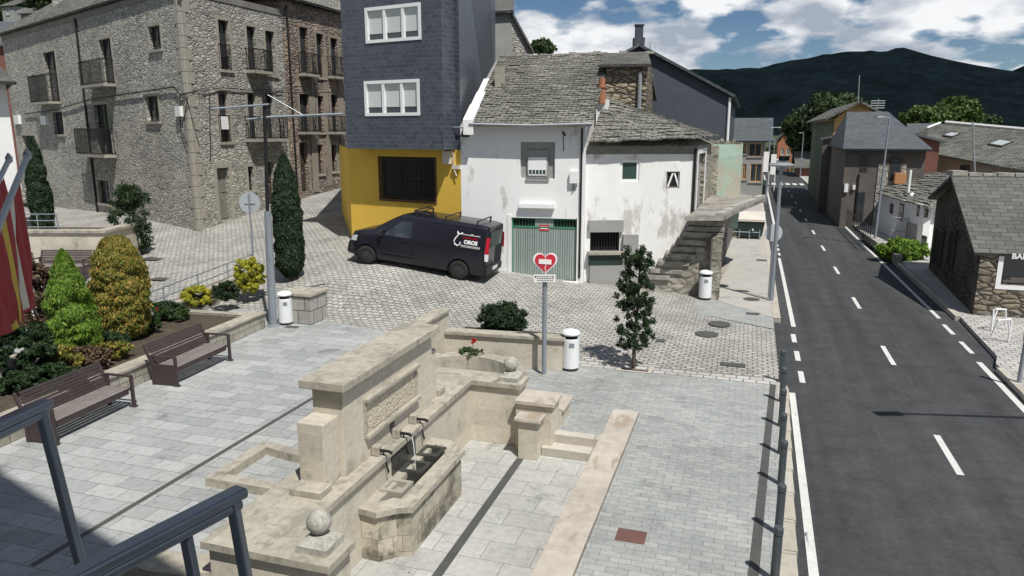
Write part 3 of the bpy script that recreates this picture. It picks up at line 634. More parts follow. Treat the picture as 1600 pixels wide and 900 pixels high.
H=thing('town_house','tall brown plaster and rubble house with balconies, next up the lane from the stone house','house',(R1.x,R1.y,2.))
ZE3=12.7
h3=[rr(W3,469,43,482,113),rr(W3,495,53,506,121),rr(W3,517,60,528,121),rr(W3,469,147,484,207),rr(W3,497,150,506,207),rr(W3,518,148,528,208),rr(W3,469,223,482,300),rr(W3,497,226,505,272),rr(W3,518,226,526,268)]
m=MB(); W3.panel(m,.02,W3.len,-.5,ZE3,h3,.3); e=W3.P(W3.len,0); 
for p,q in ((R1+W3.d*.02,R1+W3.d*.02-W3.n*8),(e,e-W3.n*8)): m.face([p+Vector((0,0,-.5)),q+Vector((0,0,-.5)),q+Vector((0,0,ZE3)),p+Vector((0,0,ZE3))])
m.build('wall',m_rubw,H)
hiproof(H,[R1,e,e-W3.n*8,R1-W3.n*8],ZE3+.1,2.6,.7,m_roofg,(.2,.85))
m=MB(); W3.bx(m,.05,.75,1,ZE3-1.2,-.1,.07); m.build('buttress_strip',m_rubw,H)
m=MB()
for x0,x1,y0,y1 in ((490,494,120,300),(508,514,90,290),(531,538,110,290),(486,491,150,300)): W3.bx(m,*rr(W3,x0,y0,x1,y1),-.05,.04)
m.build('render_patch',m_plast,H)
for i,h in enumerate(h3):
    if i==6: door(H,W3,h,m_wood,.25,m_plast)
    else: window(H,W3,h,.25,m_wood,m_glass,1,sill=m_quoin,trim=m_plast,trans=1)
for r in ((465,84,488,116),(511,90,533,120),(465,180,489,206),(511,182,533,206)): balcony(H,W3,rr(W3,*r),.5)
pipe(H,[W3.P(.35,2,.12),W3.P(.35,ZE3-.3,.12)],.06,m_black)

# ---------------------------------------------------------------- slate clad apartment house
A=Vector((-6.45,29.5,0)); B=Vector((-1.84,26.82,0)); WS=Wall(A,B)
H=thing('slate_clad_house','tall block clad in dark slate over a yellow ground floor behind the parked van','house',(-4,28.3,1.2))
zs=WS.hit(625,233)[1]; ZT=14.2
hw=rr(WS,594,245,680,313)
m=MB(); WS.panel(m,0,WS.len,0,zs,[hw],.25); m.face([A,A+Vector((-2.2,8,0)),A+Vector((-2.2,8,zs)),A+Vector((0,0,zs))]); m.build('ground_floor',m_yel,H)
BR=B+Vector((1.0,12,0)); AL=A+Vector((-1.2,11,0))
m=MB(); WS.panel(m,-.02,WS.len,zs,ZT); 
for p,q in ((B,BR),(A,AL)): m.face([p+Vector((0,0,zs if p is A else 0)),q+Vector((0,0,zs if p is A else 0)),q+Vector((0,0,ZT)),p+Vector((0,0,ZT))])
m.build('slate_wall',m_clad,H)
BO=.75; WB=Wall(A+WS.n*BO,B+WS.n*BO); qb0=WB.hit(537,120)[0]; qb1=WB.hit(691,120)[0]
zb=WB.hit(620,233)[1]
hb=[rr(WB,571,8,658,65),rr(WB,570,125,656,181)]
m=MB(); WB.panel(m,qb0,qb1,zb,ZT,hb,.12)
for q in (qb0,qb1): 
    m.face([WB.P(q,zb),WB.P(q,zb,-BO-.01),WB.P(q,ZT,-BO-.01),WB.P(q,ZT)])
m.face([WB.P(qb0,zb),WB.P(qb1,zb),WB.P(qb1,zb,-BO+.004),WB.P(qb0,zb,-BO+.004)]); m.build('bay',m_clad,H)
m=MB(); WB.bx(m,qb0-.5,WS.len+.35,ZT,ZT+.25,-9,.45); m.build('roof',m_roofb,H)
for h in hb:
    a,b,c,d=h; m=MB(); fw=.11
    for q0,q1,z0,z1 in ((a,a+fw,c,d),(b-fw,b,c,d),(a+fw,b-fw,c,c+fw),(a+fw,b-fw,d-fw,d)): WB.bx(m,q0,q1,z0,z1,-.09,.03)
    for k in (1,2): q=a+(b-a)*k/3+.04; WB.bx(m,q-.055,q+.055,c+fw,d-fw,-.085,.02)
    f=m.build('window',m_pvc,H)
    m=MB(); WB.bx(m,a+.05,b-.05,c+.05,d-.05,-.14,-.08); m.build('pane',m_glass,f)
    m=MB(); WB.bx(m,a+.1,b-.1,c+.32,d-.08,-.075,-.06); m.build('blind',m_blind,f)
f=window(H,WS,hw,.2,m_wood,m_glass,2,fw=.09)
m=MB(); a,b,c,d=hw
for k in range(27): q=a+.06+(b-a-.12)*k/26; WS.bx(m,q-.012,q+.012,c+.04,d-.04,-.03,-.006)
for z in (c+.1,(c+d)/2,d-.25,d-.1): WS.bx(m,a+.02,b-.02,z-.012,z+.012,-.036,-.008)
m.build('grille',m_wood,f)
m=MB(); WS.bx(m,a-.06,b+.06,c-.07,c-.001,-.02,.03); WS.bx(m,a-.06,a,c,d,-.02,.03); WS.bx(m,b,b+.06,c,d,-.02,.03); m.build('surround',plain('red_brown_frame',(.12,.045,.03),.7,var=.2),f)
m=MB(); WS.bx(m,*rr(WS,695,236,707,256),0,.16); m.build('meter_box',m_cream,H); m=MB(); WS.bx(m,*rr(WS,709,258,720,264),0,.12); m.build('meter_box',m_cream,H)
m=MB(); m.tube([WS.P(*WS.hit(x,y),.12) for x,y in ((702,228),(703,203),(706,199),(722,199),(733,201))],.03,6); m.build('conduit',m_steel,H)
m=MB(); cable(m,WS,[(706,228),(712,245),(711,262),(716,275)],.1,.02); m.build('cable',m_cream,H)

# ---------------------------------------------------------------- white house
D=Vector((2.53,25.8,0)); WW=Wall(B,D)
H=thing('white_house','white rendered two storey house with an old slate roof and a green garage door','house',(0.4,26.3,.6))
qL=WW.hit(722,300)[0]; zeave=WW.hit(815,196)[1]
hg=rr(WW,799,341,901,437); hwn=rr(WW,813,222,867,279)
m=MB(); WW.panel(m,0,WW.len,-.3,zeave,[hg,hwn],.16)
nb=-WW.n; 
Hd=5.2
for p in (B,D): q=p+nb*Hd*2; r_=p+nb*Hd; m.face([p+Vector((0,0,-.3)),q+Vector((0,0,-.3)),q+Vector((0,0,zeave)),r_+Vector((0,0,zeave+2.7)),p+Vector((0,0,zeave))])
m.build('wall',m_white,H)
# roof: front slope from eave to ridge
def onridge(px,py,off): 
    Wr=Wall(B+nb*off,D+nb*off); return Wr.hit(px,py),Wr
(qa,za),Wr=onridge(781,88,Hd); (qb,zbb),_=onridge(955,84,Hd); (qc,_z),_=onridge(1012,84,Hd)
zr=(za+zbb)/2
WE=Wall(B-nb*.5,D-nb*.5); qe0=WE.hit(733,193)[0]; qe1=WE.hit(926,195)[0]; ze=WE.hit(830,192)[1]
m=MB()
# overlapping courses of slabs give the roof an uneven outline
rows=34
for r_ in range(rows):
    t0,t1=r_/rows,(r_+1)/rows; q=[];
    x0=qe0+(qa-qe0)*t0; x1=qe1+(qb-qe1)*t0; x=x0
    while x<x1-.05:
        wd=random.uniform(.28,.6); xe=min(x+wd,x1); lift=random.uniform(.0,.035); sag=-.05*math.sin(math.pi*(x-x0)/(x1-x0))
        p0=WE.P(x+.006,ze+(zr-ze)*t0+lift+.03+sag,-(Hd+.5)*t0); p1=WE.P(xe-.006,ze+(zr-ze)*t0+lift+.03+sag,-(Hd+.5)*t0)
        t1b=min(1.,t1+.02); p2=WE.P(xe-.006,ze+(zr-ze)*t1b+lift*.3+sag,-(Hd+.5)*t1b); p3=WE.P(x+.006,ze+(zr-ze)*t1b+lift*.3+sag,-(Hd+.5)*t1b)
        m.slab((p0,p1,p2,p3),.035); x=xe
m.slab((WE.P(qe0+.03,ze-.04),WE.P(qe1-.03,ze-.04),WE.P(qb-.05,zr-.06,-Hd-.4),WE.P(qa+.05,zr-.06,-Hd-.4)),.08)
m.slab((WE.P(qb,zr,-Hd-.4),WE.P(qa,zr,-Hd-.4),WE.P(qe0,ze,-2*Hd-.8),WE.P(qe1,ze,-2*Hd-.8)),.1)
rf=m.build('roof',m_roofg,H)
m=MB()
x=qa
while x<qc: 
    wd=random.uniform(.25,.45); m.box(WE.P(x,zr-.02,-Hd-.55),WE.d*wd*.9,nb*.36,Vector((0,0,random.uniform(.06,.15)))); x+=wd
m.build('ridge_stones',m_rough,rf)
m=MB(); m.tube([WE.P(qe0,ze-.03,.0),WE.P((qe0+qe1)/2,ze-.08,.0),WE.P(qe1,ze-.03,.0)],.05,6); m.build('gutter',m_steel,rf)
# verge wall at left (white coping climbing the roof) and small chimney stubs
m=MB(); 
vp=[WE.P(qe0-.22+(qa-qe0)*t,ze-.05+(zr-ze)*t,-(Hd+.5)*t) for t in (0,.2,.4,.62)]
for k in range(3):
    a_,b_=vp[k],vp[k+1]; m.box(a_-Vector((0,0,.35)),WE.d*(.36-.03*k),b_-a_,Vector((0,0,.52-.05*k)))
m.build('verge_wall',m_white2,rf)
WC=Wall(B+nb*2.2,D+nb*2.2); 
for x0,x1,y0,y1,mt in ((773,786,104,140,m_quoin),(783,789,130,165,m_woodg)):
    m=MB(); q0,z1=WC.hit(x0,y0); q1,_=WC.hit(x1,y0); m.box(WC.P(q0,z1-1.2),WC.d*(q1-q0),nb*.3,(0,0,1.2)); m.build('chimney',mt,rf)
p=WC.hit(941,122); m=MB(); m.lathe([(.14,-.9),(.13,-.35),(.17,-.34),(.17,-.28),(.12,-.27),(.12,.0)],WC.P(p[0],p[1]),12); m.build('chimney_pot',m_terra,rf)
m=MB(); q,z=WC.hit(941,160); m.box(WC.P(q-.22,z-1.1),WC.d*.44,nb*.5,(0,0,1.2)); m.build('chimney',m_white2,rf)
# garage door
a,b,c,d=hg; m=MB(); WW.bx(m,a,b,c,d-.32,-.13,-.09); g=m.build('garage_door',m_gar,H)
m=MB(); WW.bx(m,a,b,d-.36,d-.31,-.14,-.07); WW.bx(m,a,b,d-.05,d,-.14,-.07); WW.bx(m,a,a+.04,c,d,-.14,-.06); WW.bx(m,b-.04,b,c,d,-.14,-.06)
for k in range(22):
    q=a+.06+(b-a-.12)*k/21
    if not (a+(b-a)*.36<q<a+(b-a)*.64): WW.bx(m,q-.008,q+.008,d-.32,d-.05,-.12,-.1)
m.build('vent_grille',m_garg,g)
m=MB(); WW.bx(m,a,b,d-.32,d-.05,-.16,-.13); m.build('vent_void',m_hole,g); m=MB(); WW.bx(m,a+(b-a)*.36,a+(b-a)*.64,d-.32,d-.05,-.125,-.09); m.build('panel',m_gar,g)
r=rr(WW,842,352,857,361); m=MB(); WW.bx(m,*r,-.088,-.075); sgn=m.build('parking_plate',m_red,g); m=MB(); WW.bx(m,r[0]+.03,r[1]-.03,r[2]+.06,r[2]+.09,-.076,-.07); WW.bx(m,r[0]+.06,r[1]-.05,r[2]+.13,r[2]+.155,-.076,-.07); m.build('plate_marks',m_wsig,sgn)
m=MB(); WW.bx(m,a-.14,a-.002,c-.05,d+.1,-.1,.03); WW.bx(m,b+.002,b+.2,c-.05,d+.1,-.1,.03); WW.bx(m,a-.1,b+.1,c-.14,c-.0,-.15,.16); m.build('door_surround',m_white2,g)
r=rr(WW,812,318,867,329); m=MB(); WW.bx(m,r[0],r[1],r[2]+.1,r[3],0,.16); m.build('ledge',m_white,H)
# upper window: grey surround, white shutter box
a,b,c,d=hwn; m=MB(); WW.bx(m,a,b,c,d,-.14,-.12); f=m.build('window',m_grey,H)
m=MB(); WW.bx(m,a+.24,b-.24,c+.02,d-.28,-.118,-.04); m.build('frame',m_grey,f)
m=MB(); WW.bx(m,a+.28,b-.3,c+.1,c+.74,-.06,-.02); m.build('shutter',m_pvc,f)
m=MB(); WW.bx(m,a+.28,b-.3,c+.16,c+.3,-.025,-.012); m.build('pane',m_glass2,f)
m=MB()
for k in range(6): q=a+.3+(b-a-.62)*k/5; WW.bx(m,q-.012,q+.012,c+.14,c+.34,-.02,.0)
m.build('shutter_slats',m_pvc,f)
m=MB(); WW.bx(m,a+.2,b-.2,c-.08,c-.0,-.1,.05); m.build('sill',m_grey,f)
r=rr(WW,891,267,903,286); m=MB(); WW.bx(m,*r,0,.14); m.build('meter_box',m_wsig,H)
m=MB(); cable(m,WW,[(897,286),(895,298),(902,290)],.06,.02); cable(m,WW,[(880,205),(881,236)],.03,.012); cable(m,WW,[(879,206),(884,212)],.05,.03); m.build('cable',m_black,H)
q,_=WW.hit(908,300); pipe(H,[WW.P(q,.6,.06),WW.P(q,zeave-.1,.06)],.035,m_black)
m=MB(); WW.bx(m,*rr(WW,722,207,733,214),0,.12); m.build('wall_box',m_black,H)

# ---------------------------------------------------------------- annex with outside stair
E0=Vector((2.58,26.1,0)); E1=Vector((6.52,26.35,0)); WA=Wall(E0,E1)
H=thing('white_annex','low whitewashed house with peeling wall, outside stone stair and raised terrace','house',(4.6,26.2,.3))
za=WA.hit(1000,228)[1]
hn=rr(WA,922,362,968,392); hs=rr(WA,969,250,999,284); ha=rr(WA,1041,268,1062,294)
m=MB(); WA.panel(m,0,WA.len,-.3,za,[hn,hs,ha],.2)
E2=Vector((8.75,32.6,0)); m.build('wall',m_white2,H)
WD=Wall(E1,E2); hd=rr(WD,1089,240,1100,328)
m=MB(); WD.panel(m,0.02,WD.len,0,za,[hd],.2); m.build('side_wall',m_rubs,H)
window(H,WA,hs,.1,m_pvc,m_glass2,0,fw=.09)
f=window(H,WA,ha,.1,m_woodg,m_hole,0,fw=.05)
m=MB(); a,b,c,d=ha; mid=(a+b)/2
for s_ in (-1,1): m.box(WA.P(mid+s_*.03,d-.05,-.08),WA.d*(s_*(b-a)*.35)+Vector((0,0,-(d-c)*.85)),WA.d*.06,WA.n*.04)
m.build('slats',m_pvc,f)
door(H,WD,hd,m_grey,.18,m_pvc)
q,_=WA.hit(1083,300); pipe(H,[WA.P(q,2.8,.05),WA.P(q,za-.1,.05)],.05,m_black)
# low barred window under a hood, stone ledge
a,b,c,d=hn; m=MB(); WA.bx(m,a,b,c,d,-.2,-.17); f=m.build('barred_window',m_hole,H)
m=MB()
for k in range(11): q=a+.04+(b-a-.08)*k/10; WA.bx(m,q-.012,q+.012,c,d,-.1,-.07)
m.build('bars',m_black,f)
m=MB(); WA.bx(m,a-.08,b+.1,d,d+.42,0,.14); m.build('hood',m_grey,f); m=MB(); WA.bx(m,a-.1,b+.1,c-.1,c,-.1,.32); m.build('ledge',m_quoin,f)
m=MB(); WA.bx(m,a-.05,b+.05,c-.5,c-.1,0,.2); m.build('planter_box',m_dump,f)
m=MB(); WA.bx(m,a-.02,b+.1,0,c-.5,0,.22); WA.bx(m,b+.1,b+.65,0,d-.1,0,.18); m.build('plinth',m_grey,f)
# annex roof (rough slabs)
zt=WA.hit(1000,222)[1]
P_=lambda x,y,o: Wall(E0-WA.n*o,E1-WA.n*o)
def wp(px,py,o): Wq=P_(0,0,o); q,z=Wq.hit(px,py); return Wq.P(q,z)
e0=wp(920,224,-.45); e1=wp(1098,216,-.45); r0=wp(948,150,2.6); r1=wp(1000,170,2.6); e2=deep(1125,214,31.5)
def rough_roof(m,p00,p10,p11,p01,rows,wd=(.3,.7),lift=.06):
    for r_ in range(rows):
        t0=r_/rows; t1=min(1,(r_+1)/rows+.04); A0=p00.lerp(p01,t0); A1=p10.lerp(p11,t0); B0=p00.lerp(p01,t1); B1=p10.lerp(p11,t1); ln=(A1-A0).length; x=0
        if ln<.1: continue
        while x<ln-.02:
            w_=random.uniform(*wd); xe=min(x+w_,ln); l=random.uniform(0,lift); f0,f1=x/ln,xe/ln
            m.slab((A0.lerp(A1,f0)+Vector((0,0,l+.03)),A0.lerp(A1,f1)+Vector((0,0,l+.03)),B0.lerp(B1,f1)+Vector((0,0,l*.3)),B0.lerp(B1,f0)+Vector((0,0,l*.3))),.05); x=xe
m=MB(); rough_roof(m,e0,e1,r1,r0,12); rough_roof(m,e1,e2,r1+Vector((.3,1.8,.0)),r1,9)
rf=m.build('roof',m_roofg,H)
m=MB(); m.face([E1+Vector((0,0,za)),E2+Vector((0,0,za)),r1+Vector((0,0,-.2))]); m.face([E0+Vector((0,0,za)),E1+Vector((0,0,za)),r1+Vector((0,0,-.2)),r0+Vector((0,0,-.2))]); m.build('gable_fill',m_rubs,H)
m=MB(); WA.bx(m,0,WA.len,za-.28,za-.0,-.05,.04); m.build('wall_plate',m_woodg,H)
# green ruined room wall
WG=Wall((8.55,32.6),(10.05,32.6)); m=MB(); WG.bx(m,0,WG.len,1.5,WG.hit(1135,224)[1],-.25,0); gw=m.build('green_wall',m_green,H)
m=MB(); zg=WG.hit(1135,224)[1]
for k in range(9): WG.bx(m,k*WG.len/9,(k+.9)*WG.len/9,zg,zg+random.uniform(.05,.22),-.25,.02)
WG.bx(m,0,.45,2.9,zg-.1,0,.03); m.build('broken_edge',m_rubs,gw)
# terrace
ZTc=2.95
tp=[at(1070,338,ZTc),at(1131,338,ZTc),at(1150,328,ZTc),at(1196,309,ZTc),at(1158,303,ZTc),at(1112,302,ZTc),at(1085,330,ZTc)]
m=MB(); m.prism([(p.x,p.y) for p in tp],ZTc-.15,ZTc); m.build('terrace_slab',m_stdark,H)
m=MB(); 
pr=[tp[1],tp[2],tp[3]]
for i in range(2):
    for k in range(4): p=pr[i].lerp(pr[i+1],k/4); q=pr[i].lerp(pr[i+1],(k+.96)/4); dd=q-p; n_v=Vector((-dd.y,dd.x,0)).normalized(); m.box(p,dd,n_v*.28,Vector((0,0,random.uniform(.08,.16))))
m.build('terrace_edge',m_rough,H)
K=at(1124,464,.05); K2=Vector(U(toUV(K)[0]+.15,33.2)); WT=Wall(K,K2); hdd=rr(WT,1128,345,1152,413)
m=MB(); WT.panel(m,0,WT.len,-.3,ZTc-.24,[hdd],.3); m.build('terrace_wall',m_rubs,H); door(H,WT,hdd,m_dbrown,.3)
# stair: stone wall in front and stacked slabs
F0=at(975,452,.15); F0.z=0; F1=Vector((K.x,K.y,0)); WF=Wall(F0,F1)
steps=[(964,440),(1003,430),(1016,420),(1028,409),(1040,397),(1050,385),(1058,374),(1066,363),(1071,354),(1075,345)]
qs=[WF.hit(x,y) for x,y in steps]; m=MB()
for i,(q,z) in enumerate(qs):
    qn=qs[i+1][0] if i<9 else WF.len
    if z>.2: WF.bx(m,max(q,0),max(qn,.05),-.2,z-.02,-1.35,0)
m.build('stair_wall',m_rubs,H)
m=MB()
for i,(q,z) in enumerate(qs):
    ln=random.uniform(.95,1.15) if i<7 else WF.len-q+.02
    if i==0: ln=.5
    m.box(WF.P(q,z-.13+random.uniform(-.02,.02),.09+random.uniform(-.04,.05)),WF.d*ln+Vector((0,0,random.uniform(-.03,.03))),-WF.n*1.4,Vector((0,0,.17)))
m.build('stair_tread',m_stdark,H,.02)

# ---------------------------------------------------------------- houses behind
H=thing('rear_stone_house','rubble stone wall and roof strip rising behind the white house, left of the dark gable','house',(4.5,30.2,3))
q=Wall(B+nb*3.2,D+nb*3.2); q0,z0=q.hit(945,190); q1,_=q.hit(1010,150); zt_=q.hit(980,101)[1]
m=MB(); q.bx(m,q0,q1,3,zt_,-5,0); m.build('wall',m_rubd,H)
p=[q.P(q0-.2,zt_,.3),q.P(q1+.15,zt_,.3),Wr.P(qc,zr+.02),Wr.P(qb-.3,zr+.02)]
m=MB(); m.slab(p,.1); m.slab([p[3],p[2],q.P(q1+.15,zt_-1,-6),q.P(q0,zt_-1,-6)],.1); m.build('roof',m_roofd,H)
m=MB(); m.tube([q.P(q1-.25,zt_-.3,.1),q.P(q1-.25,zt_-2.6,.1)],.07,6); m.build('downpipe',m_steel,H)

H=thing('dark_gable_house','big dark slate gable wall with a chimney behind the white annex','house',(8,36,2))
a1=deep(1000,72,36); b1=deep(1138,146,36.); l1=deep(862,146,36.)
bk_=U(0,16); 
m=MB(); m.face([Vector((l1.x,36,0)),Vector((b1.x,36,0)),b1,a1,l1]); 
for p in (b1,l1): m.face([Vector((p.x,p.y,0)),Vector((p.x,p.y,0))+bk_,p+bk_,p])
m.build('gable_wall',m_cladd,H)
m=MB(); e_=Vector((.35,0,-.18)); f_=Vector((-.35,0,-.18)); fr_=U(0,-.3)
m.slab([a1+fr_+Vector((0,0,.1)),b1+e_+fr_+Vector((0,0,.1)),b1+e_+bk_+Vector((0,0,.1)),a1+bk_+Vector((0,0,.1))],.12); m.slab([a1+bk_+Vector((0,0,.1)),l1+f_+bk_+Vector((0,0,.1)),l1+f_+fr_+Vector((0,0,.1)),a1+fr_+Vector((0,0,.1))],.12)
rf=m.build('roof',m_roofb,H)
p=deep(998,66,37.5); m=MB(); m.lbox(p.x-.26,p.x+.26,p.y-.25,p.y+.25,p.z-1,p.z+.2); m.lbox(p.x-.18,p.x+.18,p.y-.15,p.y+.15,p.z+.2,p.z+.75); m.lbox(p.x-.22,p.x+.22,p.y-.19,p.y+.19,p.z+.75,p.z+.82); m.build('chimney',m_cladd,rf)
pipe(H,[Vector((b1.x+.06,35.93,2.5)),Vector((b1.x+.06,35.93,b1.z-.2))],.07,m_wsig)
p=deep(1016,66,36.5); m=MB(); m.tube([p,p+Vector((0,0,-.9))],.02,5)
for k in range(4): m.tube([p+Vector((-.3,0,-.08*k)),p+Vector((.3,0,-.08*k))],.012,4)
m.build('aerial',m_steel,rf)

H=thing('plaster_gable_house','narrow grey plaster and rubble gable behind the white house roof, beside the slate block','house',(-.6,41,3))
a1=deep(776,24,41); b1=deep(800,20,41); c1=deep(832,82,41.)
m=MB(); m.box((a1.x-3,41,0),(b1.x-a1.x+3,0,0),(0,6,0),(0,0,b1.z)); m.build('plaster_wall',m_grey,H)
m=MB(); m.face([Vector((b1.x,41.01,0)),Vector((c1.x,41.01,0)),c1+Vector((0,.01,0)),b1+Vector((0,.01,0))]); m.face([Vector((c1.x,41.01,0)),Vector((c1.x,47,0)),c1+Vector((0,6,0)),c1]); m.build('rubble_wall',m_rub,H)
m=MB(); m.slab([b1+Vector((0,-.2,.1)),c1+Vector((.1,-.2,.02)),c1+Vector((.1,6,.02)),b1+Vector((0,6,.1))],.1); m.slab([a1+Vector((-3,-.3,0)),b1+Vector((.1,-.3,.1)),b1+Vector((.1,3,1.2)),a1+Vector((-3,3,1.2))],.12); m.build('roof',m_roofd,H)

def simple_house(label,name,px0,px1,pyb,pye,Y,depth,mat,roofmat,rise,roof='hip',over=.4,base=0.,axis=None,wins=(),wm=m_wood,ang=HA,cat='house'):
    """box house: front wall facing the camera between px0 and px1 at distance Y"""
    p=deep(px0,pye,Y); zt=p.z
    dx=Vector((math.cos(ang),-math.sin(ang),0)); dy=Vector((math.sin(ang),math.cos(ang),0))
    o=Vector((p.x,Y,0)); r=ray(px1,(pyb+pye)/2); k=r.x/r.y; t=(k*o.y-o.x)/(dx.x-k*dx.y)
    W=Wall(o,o+dx*t)
    H=thing(name,label,cat,(o.x,o.y,base))
    hs=[W.rect(*w) for w in wins]
    m=MB(); W.panel(m,0,t,base-.5,zt,hs,.15)
    for q in (o,o+dx*t): m.face([q+Vector((0,0,base-.5)),q+dy*depth+Vector((0,0,base-.5)),q+dy*depth+Vector((0,0,zt)),q+Vector((0,0,zt))])
    m.build('wall',mat,H)
    foot=[o,o+dx*t,o+dx*t+dy*depth,o+dy*depth]
    if roof=='hip': hiproof(H,foot,zt+.08,rise,over,roofmat,(.3,.7))
    elif roof=='gable': gableroof(H,foot,zt+.02,rise,over,roofmat)
    elif roof=='side':   # ridge runs away from the camera, gable to the front
        gableroof(H,[foot[3],foot[0],foot[1],foot[2]],zt+.02,rise,over,roofmat); a=o+Vector((0,0,zt)); b=o+dx*t+Vector((0,0,zt)); m=MB(); m.face([a,b,(a+b)/2+Vector((0,0,rise))]); m.face([a+dy*depth,b+dy*depth,(a+b)/2+dy*depth+Vector((0,0,rise))]); m.build('gable',mat,H)
    for h in hs: window(H,W,h,.12,wm,m_glass,1,sill=m_quoin)
    return H,W
# left edge: white building, red building, hillside houses
H,W=simple_house('white building with projecting grey eaves at the left edge, behind the flags','white_building',-170,22,330,126,30.,9,m_white,m_roofd,2.2,'hip',.9,.2,ang=-R(36))
H,W=simple_house('dark red house with a dark slate roof seen above the eaves at the far left','red_house',-120,34,130,72,66.,9,m_redw,m_roofb,2.6,'hip',.6,0.,ang=-R(5))
for i,(x0,x1,yb,ye,Y,mt,lb) in enumerate(((2,22,30,10,120.,m_grey,'small grey house with white shutters on the hillside, far upper left'),(32,60,38,22,112.,m_plast,'brown rubble cottage on the hillside above the red house'),(58,76,36,16,116.,m_woodg,'dark shed on the hillside beside the chimney of the stone house'))):
    simple_house(lb,'hill_house',x0,x1,yb,ye,Y,6,mt,m_roofd,1.5,'gable',.3,12.,wins=[((x0*.6+x1*.4),ye+5,(x0*.4+x1*.6),ye+13)],wm=m_pvc)
# far street houses, left side
H,W=simple_house('grey roofed house with wooden galleries at the far end of the pavement','far_house',1146,1194,285,220,66,8,m_grey,m_roofb,2.0,'gable',.6,0,wins=[(1160,224,1166,240),(1170,224,1190,244),(1160,256,1166,280),(1172,256,1190,284)],wm=m_plas2)
H,W=simple_house('small red house with pale balcony at the far bend of the road','red_brick_house',1216,1238,262,222,118,8,m_terra,m_roofd,2.,'side',.5,0,wins=[(1220,232,1225,242),(1229,232,1234,242)],wm=m_wsig)
H,W=simple_house('low shed with grey roof in the shade right of the far road','roadside_shed',1248,1300,285,262,98,9,m_redw,m_roofd,2.,'gable',.5,0)

# right side row
def block(name,label,u0,u1,v0,v1,zt,wall,roofm,rise,roof,over=.5,cat='house',base=-.3):
    H=thing(name,label,cat,U(u0,v0,0)); m=MB(); m.uvbox(u0,u1,v0,v1,base,zt); m.build('wall',wall,H)
    foot=[U(u0,v0),U(u1,v0),U(u1,v1),U(u0,v1)]
    if roof=='hip': hiproof(H,foot,zt+.06,rise,over,roofm,(.12,.62))
    elif roof=='ridge_v': 
        gableroof(H,[foot[3],foot[0],foot[1],foot[2]],zt+.02,rise,over,roofm); m=MB(); a,b=U(u0,v0-.002,zt),U(u1,v0-.002,zt); m.face([a,b,(a+b)/2+Vector((0,0,rise))]); m.build('gable',wall,H)
    elif roof=='ridge_u': gableroof(H,foot,zt+.02,rise,over,roofm); 
    WL=Wall(U(u0,v0),U(u0,v1)); WF_=Wall(U(u0,v0),U(u1,v0)); return H,WL,WF_
def uvat(px,py,z=0): return toUV(at(px,py,z))
def addwin(H,W,r,mat=m_wood,gm=m_glass,trim=None,sill=None,mull=1):
    a,b,c,d=r; m=MB(); W.bx(m,a,b,c,d,-.05,.03); f=m.build('window',mat,H)
    n=mull+1
    m=MB()
    for k in range(n): W.bx(m,a+.05+(b-a-.05)*k/n,a+(b-a-.05)*(k+1)/n,c+.06,d-.06,.0,.034)
    m.build('pane',gm,f)
    if sill: m=MB(); W.bx(m,a-.1,b+.1,c-.1,c,-.05,.12); m.build('sill',sill,f)
    if trim: m=MB(); W.bx(m,a-.12,a,c,d+.12,-.05,.045); W.bx(m,b,b+.12,c,d+.12,-.05,.045); W.bx(m,a,b,d,d+.12,-.05,.045); m.build('surround',trim,f)
    return f
# stone-and-brown house with hipped blue slate roof (front u left edge at px 1315)
def vz(px,py,v):   # u,z on a plane v=const
    r=ray(px,py); ru=r.x*CA-r.y*SA; rv=r.x*SA+r.y*CA; t=v/rv; return ru*t,CH+r.z*t
V1=50.; uA=vz(1316,300,V1)[0]; uB=vz(1440,300,V1)[0]; zE=vz(1380,234,V1)[1]; 
H,WL,WF2=block('hipped_slate_house','stone and brown house with a hipped blue slate roof and skylight across the road',uA,uB,V1,V1+9,zE,m_dbrown,m_roofb,2.3,'hip',.55)
um=vz(1368,300,V1)[0]
m=MB(); WF2.bx(m,um-uA,WF2.len-.1-(uB-uA)*.2,-.2,zE-.8,0,.06); m.build('stone_front',m_rub,H)
r=WF2.rect(1393,252,1402,285); addwin(H,WF2,(r[0],r[1],r[2],r[3]),m_wood)
m=MB(); rr_=WF2.rect(1389,246,1408,282); WF2.bx(m,*rr_,.055,.09); f=m.build('window',m_wood,H); m=MB(); WF2.bx(m,rr_[0]+.1,rr_[1]-.1,rr_[2]+.1,rr_[3]-.1,.08,.1); m.build('pane',m_glass,f)
rr_=WF2.rect(1395,270,1413,286); m=MB(); WF2.bx(m,*rr_,.06,.7); m.build('balcony_panel',m_orange,H)
for q in ((1344,243,1356,268),(1335,300,1350,345)): addwin(H,WF2,WF2.rect(*q),m_wood)
m=MB(); WF2.bx(m,*WF2.rect(1338,272,1340,340),0,.1); m.build('downpipe',m_black,H)
for q in ((1319,287,1325,300),(1332,289,1336,296)): m=MB(); WF2.bx(m,*WF2.rect(*q),0,.15); m.build('meter_box',m_wsig,H)
p=vz(1394,207,V1+2.6); m=MB(); c_=U(p[0],V1+2.2,p[1]); m.box(c_+Vector((-.45,0,-.32)),(.8,0,0),Vector((0,.8,.55)),Vector((0,-.05,.1))); m.build('skylight',m_steel,H)
